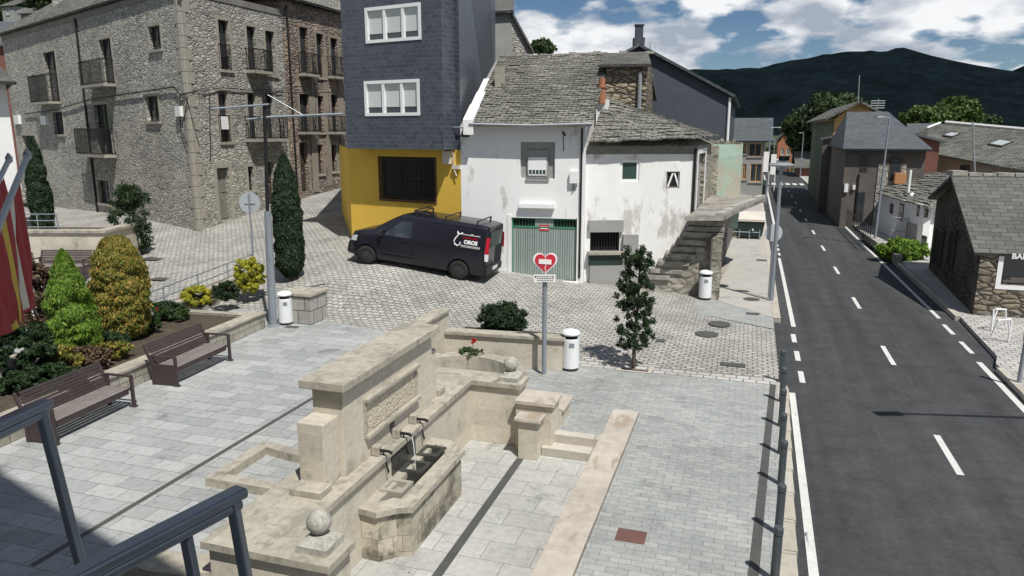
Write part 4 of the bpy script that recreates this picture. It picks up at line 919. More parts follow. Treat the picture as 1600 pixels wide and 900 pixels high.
# yellow/ochre tall house further, ridge along v
V2=60.; u0=vz(1268,250,76)[0]; u1=vz(1348,200,V2)[0]
uE=vz(1303,250,V2)[0]; zy=vz(1300,186,V2)[1]
H,WL,WF2=block('ochre_gable_house','tall ochre gabled house with green side wall, behind the hipped slate house',uE-.2,u1+1.2,V2,V2+20,zy,m_plas2,m_roof,1.25,'ridge_v',.7)
m=MB(); WL.bx(m,0,WL.len,-.2,zy-.1,0,.05); f=m.build('side_render',m_dgreen,H)
for k in range(6):
    for z in (1.,3.9): addwin(H,WL,(1.2+k*3.1,2.2+k*3.1,z,z+1.6),m_wood)
# dark red house between
uC=vz(1318,300,59)[0]
H,WL,WF2=block('dark_red_house','dark red brown terraced house in shadow along the far right pavement',uC-.5,uC+6,52.5+7,59.9,vz(1318,215,52)[1]-.3,m_redw,m_roofb,1.0,'ridge_v',.3)
H,WL,WF2=block('brown_terrace_house','narrow brown terraced house with tall windows between the red and hipped houses',uA-.6,uA+5,V1+9.01,V1+9.45+.0,5.2,m_dbrown,m_roofb,.8,'ridge_v',.2)
# small white cottage with lichen roof
V3=36.5; uA3=vz(1398,330,V3)[0]; uB3=vz(1475,330,V3)[0]; z3=vz(1440,318,V3)[1]
H=thing('white_cottage','small white cottage with low slate roof below the pavement, behind the green hedge','house',U(uA3,V3,-.5)); ue=uvat(1398,330,z3)
a_=U(uA3,V3+6.5); 
CW=[deep(1375,300,44),deep(1398,315,40.5),deep(1446,325,36.5),deep(1475,325,37.)]
for w in CW: w.z=0
zc=2.15; m=MB()
Wc=[Wall(CW[0],CW[1]),Wall(CW[1],CW[2]),Wall(CW[2],CW[3])]
for w in Wc: w.bx(m,-.01,w.len,-1.5,zc,-.3,0)
m.build('wall',m_white,H)
for w,r in ((Wc[1],(1405,318,1412,345)),(Wc[1],(1433,322,1437,338)),(Wc[1],(1438,324,1442,340)),(Wc[1],(1445,326,1449,340)),(Wc[1],(1440,368,1446,392)),(Wc[0],(1391,318,1396,334))): addwin(H,w,w.rect(*r),m_wood)
m=MB(); Wc[1].bx(m,*Wc[1].rect(1417,350,1436,392),0,.06); m.build('door',m_grey,H)
b0=CW[0]+Vector((-.5,-.5,zc)); b1=CW[2]+Vector((-.2,-.6,zc-.1)); b2=CW[3]+Vector((.3,-.5,zc-.1)); t0=deep(1425,272,47)
t1=deep(1490,268,44)
m=MB(); rough_roof(m,b0,b1,t1,t0,16,(.4,.9),.07); m.face([b1,b2,t1]); m.build('roof',m_roofg,H)
p=deep(1419,300,41); m=MB(); m.tube([p+Vector((0,0,-1)),p+Vector((0,0,1.2))],.08,8); m.build('flue',m_wsig,H); m=MB(); p=deep(1425,305,40); m.lathe([(.16,-.3),(.16,0),(.05,.15)],p,8); m.build('vent_cowl',m_wsig,H)
# large house behind with two roof windows
H=thing('skylight_house','long house with weathered slate roof, white ridge and roof windows at the right','house',deep(1500,300,58))
e0_=deep(1434,235,56); e1_=deep(1640,274,47); t0_=deep(1462,193,61); t1_=deep(1640,208,53.5)
m=MB(); m.slab([e0_,e1_,t1_,t0_],.15); m.slab([e0_+Vector((-.2,.2,.0)),t0_,e0_+Vector((1,8,0))],.12); rf=m.build('roof',m_roof,H)
m=MB(); m.tube([t0_+Vector((.8,0,.12)),t1_+Vector((0,0,.12))],.13,6); m.tube([t0_+Vector((-1.0,-.6,-.35)),t0_+Vector((.3,-.1,.05))],.1,6); m.build('ridge_cap',m_wsig,rf)
Ws=Wall(e0_+Vector((.5,.6,0)),e1_+Vector((.3,.6,0))); m=MB(); Ws.bx(m,-.3,Ws.len,0,0,-.3,0)
m=MB(); m.face([Ws.P(0,-.5),Ws.P(Ws.len,-.5),Ws.P(Ws.len,e1_.z-.05),Ws.P(0,e0_.z-.05)]); m.face([Ws.P(0,-.5),Ws.P(0,-.5,-8),Ws.P(0,e0_.z-.05,-8),Ws.P(0,e0_.z-.05)]); m.build('wall',m_plast,H)
for q in ((1441,244,1462,262),(1540,270,1560,290),(1580,276,1600,296),(1500,258,1515,276)): addwin(H,Ws,Ws.rect(*q),m_wood)
nrm_=(e1_-e0_).cross(t0_-e0_).normalized(); nrm_=nrm_ if nrm_.z>0 else -nrm_
for f_x,f_y,s_ in ((.20,.62,.75),(.62,.55,1.)):
    p=(e0_.lerp(e1_,f_x)).lerp(t0_.lerp(t1_,f_x),f_y); dx_=(e1_-e0_).normalized(); dy_=nrm_.cross(dx_); m=MB(); m.box(p-dx_*.5*s_-dy_*.55*s_,dx_*1.1*s_,dy_*1.2*s_,nrm_*.12); f=m.build('skylight',m_wood,rf); m=MB(); m.box(p-dx_*.38*s_-dy_*.42*s_+nrm_*.1,dx_*.86*s_,dy_*.94*s_,nrm_*.04); m.build('pane',m_signb,f)
H,W=simple_house('low blue slate roof between the hipped house and the trees','slate_outhouse',1428,1470,232,226,72,6,m_grey,m_roofb,2.,'gable',.3,0)
# bar house
KB=at(1520,492,0); ub,vb_=toUV(KB); WBs=Wall(KB,U(ub+.45,vb_+8.6)); WBf=Wall(KB,KB+Vector((CA,-SA,0))*8)
H=thing('bar_house','old stone bar building with a dark slate roof at the right edge','house',(KB.x,KB.y,0))
zB=WBf.hit(1530,395)[1]; zbs=zB+.1
hq=[WBf.rect(1566,398,1680,448)]
hq=[(hq[0][0],7.,hq[0][2],hq[0][3])]
m=MB(); WBf.panel(m,0,8,-.3,zB,hq,.25); m.build('wall',m_rubd,H)
zt0=WBs.hit(1455,330)[1]
ap=WBs.hit(1500,277); qm=ap[0]
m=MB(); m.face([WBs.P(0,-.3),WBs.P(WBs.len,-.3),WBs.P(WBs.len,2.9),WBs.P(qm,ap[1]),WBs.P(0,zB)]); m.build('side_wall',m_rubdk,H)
for r in ((1461,358,1473,418),(1484,360,1492,420)): a,b,c,d=WBs.rect(*r); m=MB(); WBs.bx(m,a,b,c,d,-.05,.03); o=m.build('door',m_hole,H); m=MB(); WBs.bx(m,a-.12,a,c,d+.1,-.05,.06); WBs.bx(m,b,b+.12,c,d+.1,-.05,.06); WBs.bx(m,a,b,d,d+.1,-.05,.06); m.build('frame',m_wood,o)
e0_=WBs.P(-.12,zB+.02,.2); e1_=WBf.P(8.4,zB+.02,.12); t0_=WBs.P(qm,ap[1]+.08,.3); t1_=t0_+WBf.d*9
b0_=WBs.P(WBs.len+.3,3.0,.3)
m=MB(); m.slab([e0_,e1_,t1_,t0_],.1); m.slab([t0_,t1_,b0_+WBf.d*9,b0_],.1); rf=m.build('roof',m_roofd,H)
m=MB(); x=0
while x<8.5: wd=random.uniform(.3,.6); m.box(t0_+WBf.d*x+Vector((0,-.1,-.02)),WBf.d*wd*.9,Vector((0,.4,.0)),Vector((0,0,random.uniform(.08,.2)))); x+=wd
m.build('ridge_stones',m_rough,rf)
a,b,c,d=hq[0]; m=MB(); WBf.bx(m,a,b,c,d,-.3,-.22); f=m.build('window',m_glass,H); m=MB(); WBf.bx(m,a-.14,a,c-.14,d,-.1,.02); WBf.bx(m,a,b,c-.14,c,-.1,.02); m.build('surround',m_wsig,f)
m=MB(); WBf.bx(m,a+.1,b,c+.05,c+.22,-.215,-.18); m.build('shelf',m_dbrown,f)
s0=WBf.rect(1567,378,1680,397); m=MB(); WBf.bx(m,s0[0]-.05,7,s0[2]-.03,zB-.02,.02,.12); sg=m.build('sign_board',m_hole,H)
qx,zx=WBf.hit(1590,400); pm=WBf.P(qx+.02,zx,.13)
mt=Matrix.Translation(pm-Vector(sg['_o']))@Matrix.Rotation(-HA,4,'Z')@Matrix.Rotation(math.pi/2,4,'X')
textmesh('lettering','BAR',.235,m_wsig,sg,mt,.01,.006)
m=MB(); pA=WBs.P(qm*.35,ap[1]*.62,.2); base=deep(1528,395,27.5); m.tube([base,deep(1520,190,27.5)],.03,6); 
c_=deep(1524,300,27.5)
for k in range(5): 
    for s_ in (-1,1): m.tube([c_+Vector((-.3,0,-.14*k*s_*.5)),c_+Vector((.3,0.1,-.14*k*s_*.5))],.012,4)
for k in range(5): m.tube([c_+Vector((-.25+.12*k,.1,-.3)),c_+Vector((-.25+.12*k,.1,.3))],.01,4)
m.build('aerial_mast',m_steel,H)
p=deep(1343,165,66); m=MB(); m.tube([p+Vector((0,0,-3)),deep(1343,118,66)],.04,5)
for k in range(4): m.tube([p+Vector((1,0,-.2+.2*k)),p+Vector((2.2,0,-.2+.2*k))],.03,4)
m.tube([p+Vector((1.6,0,-2)),p+Vector((1.6,0,.6))],.03,4); m.tube([p+Vector((1,0,-1.2)),p+Vector((1,0,.4))],.03,4)
tag(m.build('aerial_mast',m_steel),'tall thin aerial mast above the roof of the ochre gable house','aerial')

# town hall the picture is taken from (stands behind the balcony, casts the shade on the plaza)
s1=at(0,735,0); s2=at(165,838,0)
off=Vector((-SX,-SY,0))*(1/math.tan(R(SUN_EL)))
HT=19.; c1_=s1-off*HT; c2_=s2-off*HT; dl=(c2_-c1_).normalized(); 
m=MB(); bk2=Vector((dl.y,-dl.x,0)); bk2=bk2 if bk2.y<0 else -bk2
pA=c2_+dl*3; pB=c1_-dl*14
m.prism([(pA.x,pA.y),(pB.x,pB.y),((pB+bk2*6).x,(pB+bk2*6).y),((pA+bk2*6).x,(pA+bk2*6).y)],-.3,HT)
tag(m.build('town_hall',m_grey),'plain grey building beside the viewer, its shade on the plaza at lower left','building')

# ---------------------------------------------------------------- fountain
FT=thing('fountain','stone wall fountain with three spouts, basin, carved panel and two stone balls','fountain',U(-5,10,0))
B_=lambda name,mat,*bx,bev=.008,par=None:(lambda m:[m.uvbox(*b) for b in bx] and m.build(name,mat,par or FT,bev))(MB())
B_('retaining_wall',m_ash,(-5.9,-5.0,6.5,12.9,-.34,.84),(-5.0,-4.28,6.5,7.0,-.34,.84),(-5.9,-4.0,12.9,13.35,-.34,.84))
B_('ledge_coping',m_cop,(-5.95,-4.94,7.02,12.83,.842,.945),(-5.95,-4.2,6.42,7.018,.842,.945),(-5.95,-3.93,12.832,13.42,.842,.945))
B_('back_wall',m_ash,(-5.62,-5.15,8.42,11.45,.946,2.24))
B_('wall_coping',m_cop,(-5.74,-5.03,8.28,9.4,2.242,2.37),(-5.74,-5.03,9.405,10.5,2.242,2.37),(-5.74,-5.03,10.505,11.58,2.242,2.37),bev=.015)
B_('buttress',m_ash,(-5.62,-5.22,8.02,8.418,.946,1.86)); B_('buttress',m_ash,(-5.62,-5.22,11.452,11.8,.946,1.86)); B_('buttress_foot',m_cop,(-5.6,-5.12,7.72,8.018,.946,1.04)); B_('buttress_foot',m_cop,(-5.8,-5.16,11.8,12.05,.946,1.06))
pw=[(9.0,1.31),(10.75,1.31),(10.75,1.88),(9.0,1.88)]
B_('relief_panel',m_relief,(-5.2,-5.135,9.05,10.7,1.36,1.83),bev=0)
B_('panel_moulding',m_cop,(-5.16,-5.06,8.98,10.78,1.84,1.90),(-5.16,-5.06,8.98,10.78,1.28,1.345),(-5.16,-5.12,8.98,9.045,1.346,1.84),(-5.16,-5.12,10.705,10.77,1.346,1.84))
B_('plaque',m_cover,(-5.16,-5.13,9.78,9.92,1.06,1.20))
BP=[(-5,8.5),(-4.72,8.48),(-4.52,8.68),(-4.33,8.76),(-4.33,10.72),(-4.5,10.8),(-4.66,10.98),(-5,11.0)]
def ring(m,poly,inner,z0,z1,f=lambda p:tuple(U(*p))[:2]):
    n=len(poly); o=[Vector((*f(p),0)) for p in poly]; q=[Vector((*f(p),0)) for p in inner]; z=Vector((0,0,z0)); h=Vector((0,0,z1))
    for i in range(n):
        j=(i+1)%n
        m.face([o[i]+z,o[j]+z,o[j]+h,o[i]+h]); m.face([q[j]+z,q[i]+z,q[i]+h,q[j]+h]); m.face([o[i]+h,o[j]+h,q[j]+h,q[i]+h]); m.face([o[j]+z,o[i]+z,q[i]+z,q[j]+z])
def off(poly,d):
    out=[]; n=len(poly)
    for i in range(n):
        a,b,c=Vector(poly[i-1]),Vector(poly[i]),Vector(poly[(i+1)%n]); e=(b-a).normalized(); f=(c-b).normalized(); nn=(Vector((e.y,-e.x))+Vector((f.y,-f.x))).normalized(); out.append(tuple(b+nn*d))
    return out
m=MB(); ring(m,BP,off(BP,-.22),-.34,.38); m.build('basin',m_ashd,FT)
m=MB(); o2=off(BP,.07); o2[0]=(-4.998,o2[0][1]); o2[-1]=(-4.998,o2[-1][1]); ring(m,o2,off(BP,-.25),.382,.47); m.build('basin_rim',m_cop,FT,.01)
m=MB(); m.prism([tuple(U(*p))[:2] for p in off(BP,-.2)],-.3,.1); m.build('water',m_water,FT)
B_('damp_wall',m_wet,(-5.0,-4.985,9.5,10.35,.1,.838),bev=0)
for k,v in enumerate((9.2,9.88,10.5)):
    m=MB(); u0,u1,z1=-4.96,-4.58,.50
    ring(m,[(u0,v-.2),(u1,v-.2),(u1,v+.2),(u0,v+.2)],[(u0+.06,v-.13),(u1-.06,v-.13),(u1-.06,v+.13),(u0+.06,v+.13)],-.2,z1); m.uvbox(u0+.05,u1-.05,v-.14,v+.14,-.2,z1-.1); m.build('trough_block',m_quoin if k==0 else m_wet,FT)
    sp_=B_('spout_block',m_cop,(-5.14,-5.02,v-.06,v+.06,.95,1.1),bev=.01); m=MB(); m.tube([U(-5.02,v,1.03),U(-4.86,v,1.03),U(-4.82,v,1.0)],.024,8); m.tube([U(-4.98,v+.02,1.0),U(-4.93,v+.08,.65)],.014,6); m.build('spout',m_black,sp_)
m=MB(); m.tube([U(-4.82,9.88,1.0),U(-4.795,9.883,.86),U(-4.782,9.878,.7),U(-4.78,9.884,.55),U(-4.775,9.88,.42)],.009,6,.005); m.build('water_jet',m_spray,FT)
for (u,v) in ((-4.52,6.76),(-4.22,13.12)):
    m=MB(); a=.2; m.prism([tuple(U(*p))[:2] for p in ((u-a,v-a),(u+a,v-a),(u+a,v+a),(u-a,v+a))],.946,1.03)
    i=len(m.v); m.v+=[U(u-a+.01,v-a+.01,1.03),U(u+a-.01,v-a+.01,1.03),U(u+a-.01,v+a-.01,1.03),U(u-a+.01,v+a-.01,1.03),U(u-.09,v-.09,1.12),U(u+.09,v-.09,1.12),U(u+.09,v+.09,1.12),U(u-.09,v+.09,1.12)]
    m.f+=[[i,i+1,i+5,i+4],[i+1,i+2,i+6,i+5],[i+2,i+3,i+7,i+6],[i+3,i,i+4,i+7],[i+4,i+5,i+6,i+7]]; m.m+=[0]*5; pd=m.build('ball_pedestal',m_rough,FT)
    m=MB(); pr=[(.145*math.sin(t*math.pi/14)+.001,-.145*math.cos(t*math.pi/14)) for t in range(15)]; m.lathe(pr,U(u,v,1.26),24); m.build('stone_ball',m_rough,pd,smooth=True)
B_('stepped_pier',m_ash,(-3.995,-3.28,12.72,13.3,-.34,.62),(-3.84,-3.46,12.38,12.718,-.34,.42),(-3.44,-3.24,13.3,14.1,-.02,.30))
B_('pier_coping',m_copw,(-4.0,-3.22,12.66,13.32,.622,.70),(-3.9,-3.38,12.30,12.658,.422,.49),(-3.5,-3.18,13.322,14.16,.302,.37),bev=.01)
o=B_('step',m_kerb,(-3.45,-2.3,12.92,13.16,-.338,-.002),(-3.45,-2.3,12.62,12.919,-.34,-.17))
m=MB()
for v in np.arange(-6,14.4,1.37): m.uvbox(-2.40,-1.88,v,min(v+1.362,14.5),-.4,.035)
tag(m.build('sunken_court_kerb',m_copw,None,.01),'long low orange sandstone coping edging the sunken court on the street side','low wall')
# kerbed bed behind the near end, curved seats
def curve_kerb(name,pts,w,z0,z1,mat,label,cat):
    m=MB(); P=[Vector(U(*p)) for p in pts]
    L_=[];Rr=[]
    for i,p in enumerate(P):
        d=(P[min(i+1,len(P)-1)]-P[max(i-1,0)]).normalized(); n=Vector((-d.y,d.x,0)); L_.append(p+n*w/2); Rr.append(p-n*w/2)
    for i in range(len(P)-1): m.prism([tuple(x)[:2] for x in (L_[i],L_[i+1],Rr[i+1],Rr[i])],z0,z1)
    return tag(m.build(name,mat),label,cat)
m=MB(); m.uvbox(-8.2,-5.96,9.1,9.32,-.02,.15); m.uvbox(-8.2,-7.98,9.322,10.65,-.02,.15); 
for k in range(8):
    t0,t1=k/8,(k+1)/8; f=lambda t:(-7.978+2.0*t,10.43-.12*math.sin(math.pi*t)-.05*t); a,b=f(t0),f(t1); m.prism([tuple(U(*p))[:2] for p in (a,b,(b[0],b[1]+.22),(a[0],a[1]+.22))],-.02,.15)
tag(m.build('kerbed_bed',m_cop),'low stone kerb enclosing a paved bed behind the near end of the fountain wall','kerb')
curve_kerb('curved_kerb',[(-5.9-1.35*math.cos(t)*1,14.55+1.25*math.sin(t)) for t in np.linspace(-.9,2.9,16)][6:],.34,-.02,.5,m_cop,'curved stone seat behind the far end of the fountain, by the geranium pot','stone seat')
pc=[toUV(at(x,y,.4)) for x,y in ((212,862),(250,876),(300,882),(350,876),(400,864))]; curve_kerb('curved_seat',[tuple(p) for p in pc],.45,-.02,.4,m_cop,'curved stone seat beneath the dark railing in the bottom left foreground','stone seat')
# planter wall with the heart sign
m=MB(); m.prism([tuple(U(*p))[:2] for p in ((-7.0,16.4),(-4.05,16.66),(-4.07,16.9),(-7.02,16.64))],-.05,.76)
PWT=thing('planter_wall','cream stone wall with flat coping below the round bush, behind the white bin','wall',U(-5.5,16.5)); m.build('wall',m_ash,PWT)
m=MB(); m.prism([tuple(U(*p))[:2] for p in ((-7.05,16.33),(-3.98,16.6),(-4.01,16.97),(-7.08,16.70))],.762,.85); m.build('coping',m_cop,PWT,.01)
m=MB(); m.prism([tuple(U(*p))[:2] for p in ((-7.25,14.9),(-7.0,14.9),(-7.0,16.66),(-7.25,16.66))],-.05,1.28); m.build('pier',m_ash,PWT); m=MB(); m.prism([tuple(U(*p))[:2] for p in ((-7.33,14.8),(-6.95,14.8),(-6.95,16.7),(-7.33,16.7))],1.282,1.36); m.build('pier_coping',m_cop,PWT,.01)
m=MB(); m.prism([tuple(U(*p))[:2] for p in ((-7.0,16.65),(-4.1,16.92),(-4.2,17.9),(-7.0,17.8))],-.05,.6); m.build('soil',m_soil,PWT)
# geranium pot
p=at(738,582,0); G=thing('geranium_pot','round concrete pot of green leaves with one red geranium flower','plant pot',p); m=MB(); m.lathe([(.25,0),(.31,.5),(.27,.5),(.26,.42)],p,20); m.build('pot',m_quoin,G)
q,n_=clumps((p.x,p.y,p.z+.52),(.3,.3,.09),40,14,.06); leaves(q,.035,l_mid,'foliage',G,n_); 
q,n_=clumps((p.x+.02,p.y,p.z+.8),(.05,.05,.06),5,26,.04); leaves(q,.025,l_red,'flower',G,n_); m=MB(); m.tube([p+Vector((.02,0,.5)),p+Vector((.02,0,.8))],.008,5); m.build('stem',m_bark,G)

# ---------------------------------------------------------------- left planter, block, railing, terrace wall
PL0=at(0,700,0); PL1=at(415,512,0); dpl=(PL1-PL0).normalized(); npl=Vector((-dpl.y,dpl.x,0)); 
PT_=thing('planter','long raised stone planter with flat coping behind the benches','planter',PL0)
m=MB(); a=PL0-dpl*8; m.box(a,PL1-a,npl*.3,(0,0,.42)); bb=PL1-dpl*.0; m.box(bb-dpl*.3,dpl*.3,npl*2.9,(0,0,.42)); Q0=at(225,494,.65); Q1=at(400,420,.65); Q0.z=Q1.z=0; Q0=Q0-(Q1-Q0)*1.2; qn=Vector((-(Q1-Q0).y,(Q1-Q0).x,0)).normalized(); m.box(Q0,Q1-Q0,qn*.3,(0,0,.58)); m.build('wall',m_ash if False else brick('granite_ashlar',(.30,.28,.23),(.40,.375,.32),(.16,.15,.12),.5,.2,.012,.6,.03,.5,big=.25),PT_)
m=MB(); m.box(a-npl*.04+Vector((0,0,.421)),PL1-a+dpl*.03,npl*.42,(0,0,.07)); m.box(Q0-qn*.04+Vector((0,0,.581)),Q1-Q0,qn*.4,(0,0,.07)); m.build('coping',m_cop,PT_,.008)
m=MB(); m.box(a+npl*.28,PL1-a-dpl*.25,npl*2.75,(0,0,.36)); m.build('soil',m_soil,PT_)
RB=thing('planter_railing','low grey two bar railing along the back wall of the planter','railing',Q1)
r0_=Q1+qn*.12; r1_=Q0+qn*.12
for z in (.92,1.2): MB().tube([r1_+Vector((0,0,z)),r0_+Vector((0,0,z))],.022,6).build('rail',m_pole,RB)
for k in range(9): q=r0_.lerp(r1_,k/8); MB().tube([q+Vector((0,0,.64)),q+Vector((0,0,1.2))],.02,6).build('post',m_pole,RB)
p=at(476,505,0); BL=thing('stone_block','squat granite masonry block with flat cap beside the white bin and lamp post','stone block',p)
m=MB(); o_=U(-13.3,18.62); m.box(o_,U(1.0,0.0),U(0,.9),(0,0,.86)); m.build('block',brick('granite_block',(.30,.29,.27),(.38,.37,.34),(.13,.125,.12),.5,.42,.018,.8,.03,.5,big=.2),BL,.01)
m=MB(); m.box(o_+U(-.05,-.05,.861),U(1.1,0),U(0,1.0),(0,0,.09)); m.build('cap',m_cop,BL,.01)
# terrace wall, railing, bench and cypress behind it
YT=28.3; ta=deep(-60,360,YT); tb=deep(163,359,YT); TW=thing('terrace_wall','cream stone terrace wall with flat coping at the left below the tall dark cypress','wall',Vector((tb.x,YT,.3)))
m=MB(); m.box((ta.x,YT,0),(tb.x-ta.x,0,0),(0,.35,0),(0,0,ta.z-.1)); m.box((tb.x-.35,YT+.35,0),(.35,0,0),(0,2.2,0),(0,0,ta.z-.1)); m.build('wall',m_ash,TW); m=MB(); m.box((ta.x,YT-.08,ta.z-.1),(tb.x-ta.x+.08,0,0),(0,.5,0),(0,0,.1)); m.box((tb.x-.42,YT+.43,ta.z-.1),(.5,0,0),(0,2.2,0),(0,0,.1)); m.build('coping',m_cop,TW)
m=MB(); m.box((ta.x,YT+.3,0),(tb.x-ta.x-.3,0,0),(0,2.2,0),(0,0,ta.z-.2)); m.build('soil',m_soil,TW)
m=MB(); x0,x1=deep(28,340,YT+.3).x,deep(90,340,YT+.3).x
for z in (.25,.5,.75): m.tube([(x0,YT+.25,ta.z-.15+z),(x1,YT+.25,ta.z-.15+z)],.022,6)
for x in (x0,(x0+x1)/2,x1): m.tube([(x,YT+.25,ta.z-.1),(x,YT+.25,ta.z+.6)],.022,6)
tag(m.build('terrace_railing',m_pole),'short grey tubular railing on top of the cream terrace wall','railing')
p=at(14,640,0); m=MB(); m.box(U(*toUV(p))+U(-.75,-.1),U(.75,0),U(0,.7),(0,0,1.05)); tag(m.build('concrete_pier',m_quoin,None,.02),'weathered pale concrete pier left of the nearest bench','pier')

# ---------------------------------------------------------------- benches
def make_bench(loc,rz,label):
    B=thing('park_bench',label,'bench',loc,rz,'brown metal benches'); kw=dict(world=False)
    Lb=1.0; m=MB()
    for k in range(5): m.lbox(-Lb+.05,Lb-.05,-.28+k*.115,-.28+k*.115+.095,.42,.445)
    m.build('seat',m_benchw,B,.004,**kw)
    m=MB(); 
    for k in range(8):
        y0=.27+k*.022; z=.47+k*.062; m.box((-Lb+.05,y0,z),(2*Lb-.1,0,0),(0,.017,.05),(0,.02,-.004))
    m.build('backrest',m_bench,B,.0,**kw)
    m=MB(); m.lbox(-Lb+.06,Lb-.06,-.27,-.25,.30,.41); m.build('apron',m_bench,B,**kw)
    for s in (-1,1):
        x=s*Lb; m=MB(); x0,x1=x-.03,x+.03
        m.lbox(x0,x1,-.34,-.28,0,.66); m.lbox(x0,x1,.26,.34,0,.66)
        if s<0: m.lbox(x0+.012,x1-.012,-.28,.26,.02,.50)
        else: m.lbox(x0+.01,x1-.01,-.28,.26,.36,.42)
        m.lbox(x0,x1,-.34,.36,.66,.70); m.lbox(x0-.01,x1+.01,-.38,-.22,0,.04); m.box((x0,.30,.5),(x1-x0,0,0),(0,.05,0),(0,.17,.44)); m.build('side_frame',m_bench,B,.005,**kw)
    return B
def mid(a,b): return (a+b)/2
bz=math.atan2(dpl.y,dpl.x)
b1=make_bench(PL0+dpl*((at(290,580,0)-PL0).dot(dpl))-npl*.62,bz,'brown slatted metal bench on the plaza, the farther one from the dark railing')
b2=dup(b1,PL0+dpl*((at(140,662,0)-PL0).dot(dpl))-npl*.58,bz,'brown slatted metal bench at the left, partly hidden by the dark railing')
b3=dup(b1,Vector((deep(97,415,27.6).x,27.6,.3)),0,'brown bench in front of the cream terrace wall behind the shrubs')

# ---------------------------------------------------------------- litter bins
def make_bin(loc,rz,label):
    B=thing('litter_bin',label,'litter bin',loc,rz,'white litter bins'); kw=dict(world=False)
    m=MB(); m.lathe([(.20,.06),(.215,.08),(.215,.78),(.21,.8)],(0,0,0),28); m.build('body',m_binw,B,smooth=False,**kw)
    m=MB(); m.lathe([(.185,0),(.2,.02),(.2,.07)],(0,0,0),24); m.build('base',m_ink,B,**kw)
    m=MB(); m.lathe([(.17,.79),(.17,.9)],(0,0,0),20); m.build('opening',m_hole,B,**kw)
    m=MB(); m.lathe([(.225,.9),(.23,.93),(.2,.98),(.12,1.01),(.01,1.02)],(0,0,0),28); m.build('lid',m_binw,B,**kw)
    m=MB(); 
    for a in (.5,2.2,3.9,5.6): x,y=.2*math.cos(a),.2*math.sin(a); m.lbox(x-.012,x+.012,y-.012,y+.012,.78,.92)
    m.build('lid_strut',m_steel,B,**kw)
    m=MB(); m.lbox(-.05,.07,-.225,-.215,.62,.72)
    m.build('emblem',m_pole,B,**kw)
    return B
lb=make_bin(at(891,577,0),0,'white round litter bin at the end of the cream planter wall')
dup(lb,at(447,506,0),.3,'white round litter bin between the tall lamp post and the stone block')
dup(lb,gp(1101,468)+Vector((0,0,.02)),-.2,'white round litter bin at the corner of the stone stair')

# ---------------------------------------------------------------- heart sign and street signs
p=at(850,586,0); HS=thing('heart_sign','red broken heart sign with white border and plate on a grey pole before the garage','sign',p)
MB().tube([p,p+Vector((0,0,2.45))],.055,12).build('pole',m_pole,HS)
sx_=Vector((1,0,0)); hc=p+Vector((.0,-.09,2.76))
def heart(sc,yo,name,mat,par):
    pts=[]
    for k in range(48):
        t=2*math.pi*k/48; x=16*math.sin(t)**3; z=13*math.cos(t)-5*math.cos(2*t)-2*math.cos(3*t)-math.cos(4*t); pts.append((x/17*sc,z/17*sc*1.05))
    m=MB(); n=len(pts); i=0
    A_=[hc+Vector((x,yo,z)) for x,z in pts]; B2=[q+Vector((0,-.012,0)) for q in A_]
    m.face(A_); m.face(B2[::-1])
    for k in range(n): m.face([A_[k],A_[(k+1)%n],B2[(k+1)%n],B2[k]][::-1])
    return m.build(name,mat,par)
hh=heart(.30,0,'heart_plate',m_wsig,HS); heart(.255,-.014,'heart_face',m_red,hh)
m=MB(); m.box(hc+Vector((-.15,-.04,-.03)),(.29,0,-.02),(0,.012,0),(0,0,.11)); m.build('heart_band',m_wsig,hh)
m=MB(); zg_=[(0,-.03),(.02,-.08),(-.015,-.13),(.015,-.18),(-.01,-.24)]
for i in range(4): m.tube([hc+Vector((zg_[i][0],-.03,zg_[i][1])),hc+Vector((zg_[i+1][0],-.03,zg_[i+1][1]))],.008,5)
m.tube([hc+Vector((0,-.03,.20)),hc+Vector((0,-.03,.08))],.008,5); m.build('crack',m_wsig,hh)
pp=hc+Vector((-.26,-.01,-.46)); m=MB(); m.box(pp,(.5,0,0),(0,-.02,0),(0,0,.17)); pl=m.build('text_plate',m_wsig,HS)
m=MB(); r_=random.Random(3)
for z,h_ in ((.115,.022),(.07,.022),(.025,.018)):
    x=.07
    while x<.44: w_=r_.uniform(.02,.06); m.box(pp+Vector((x,-.022,z)),(w_,0,0),(0,.004,0),(0,0,h_)); x+=w_+.015
m.box(pp+Vector((.02,-.022,.1)),(.035,0,0),(0,.004,0),(0,0,.045)); m.build('small_print',m_ink,pl)
m=MB(); m.tube([p,p+Vector((0,0,.02))],.1,12); m.build('foot',m_conc,HS)
# round sign seen from behind, left
def round_sign(p,h,r,label,rz=0.,pr=.035):
    T=thing('road_sign',label,'road sign',p); MB().tube([p,p+Vector((0,0,h))],pr,8).build('pole',m_pole,T)
    d=Vector((math.sin(rz),math.cos(rz),0)); c=p+Vector((0,0,h-r*.9))+d*.04; e=d.cross(Vector((0,0,1))); m=MB(); n=28
    A_=[c+e*r*math.cos(2*math.pi*k/n)+Vector((0,0,r*math.sin(2*math.pi*k/n))) for k in range(n)]; B2=[q+d*.02 for q in A_]; m.face(A_); m.face(B2[::-1])
    for k in range(n): m.face([A_[k],B2[k],B2[(k+1)%n],A_[(k+1)%n]])
    m.build('disc',m_signb,T); m=MB(); m.box(c-e*.2-Vector((0,0,.03))-d*.01,e*.4,-d*.02,(0,0,.05)); m.build('bracket',m_signb,T); return T
sp0=gp(398,432); hs_=deep(398,302,sp0.y).z-sp0.z; round_sign(sp0,hs_,.38,'round road sign seen from behind on a grey pole, left of the tall cypress')
sp1=at(1205,470,.02); 
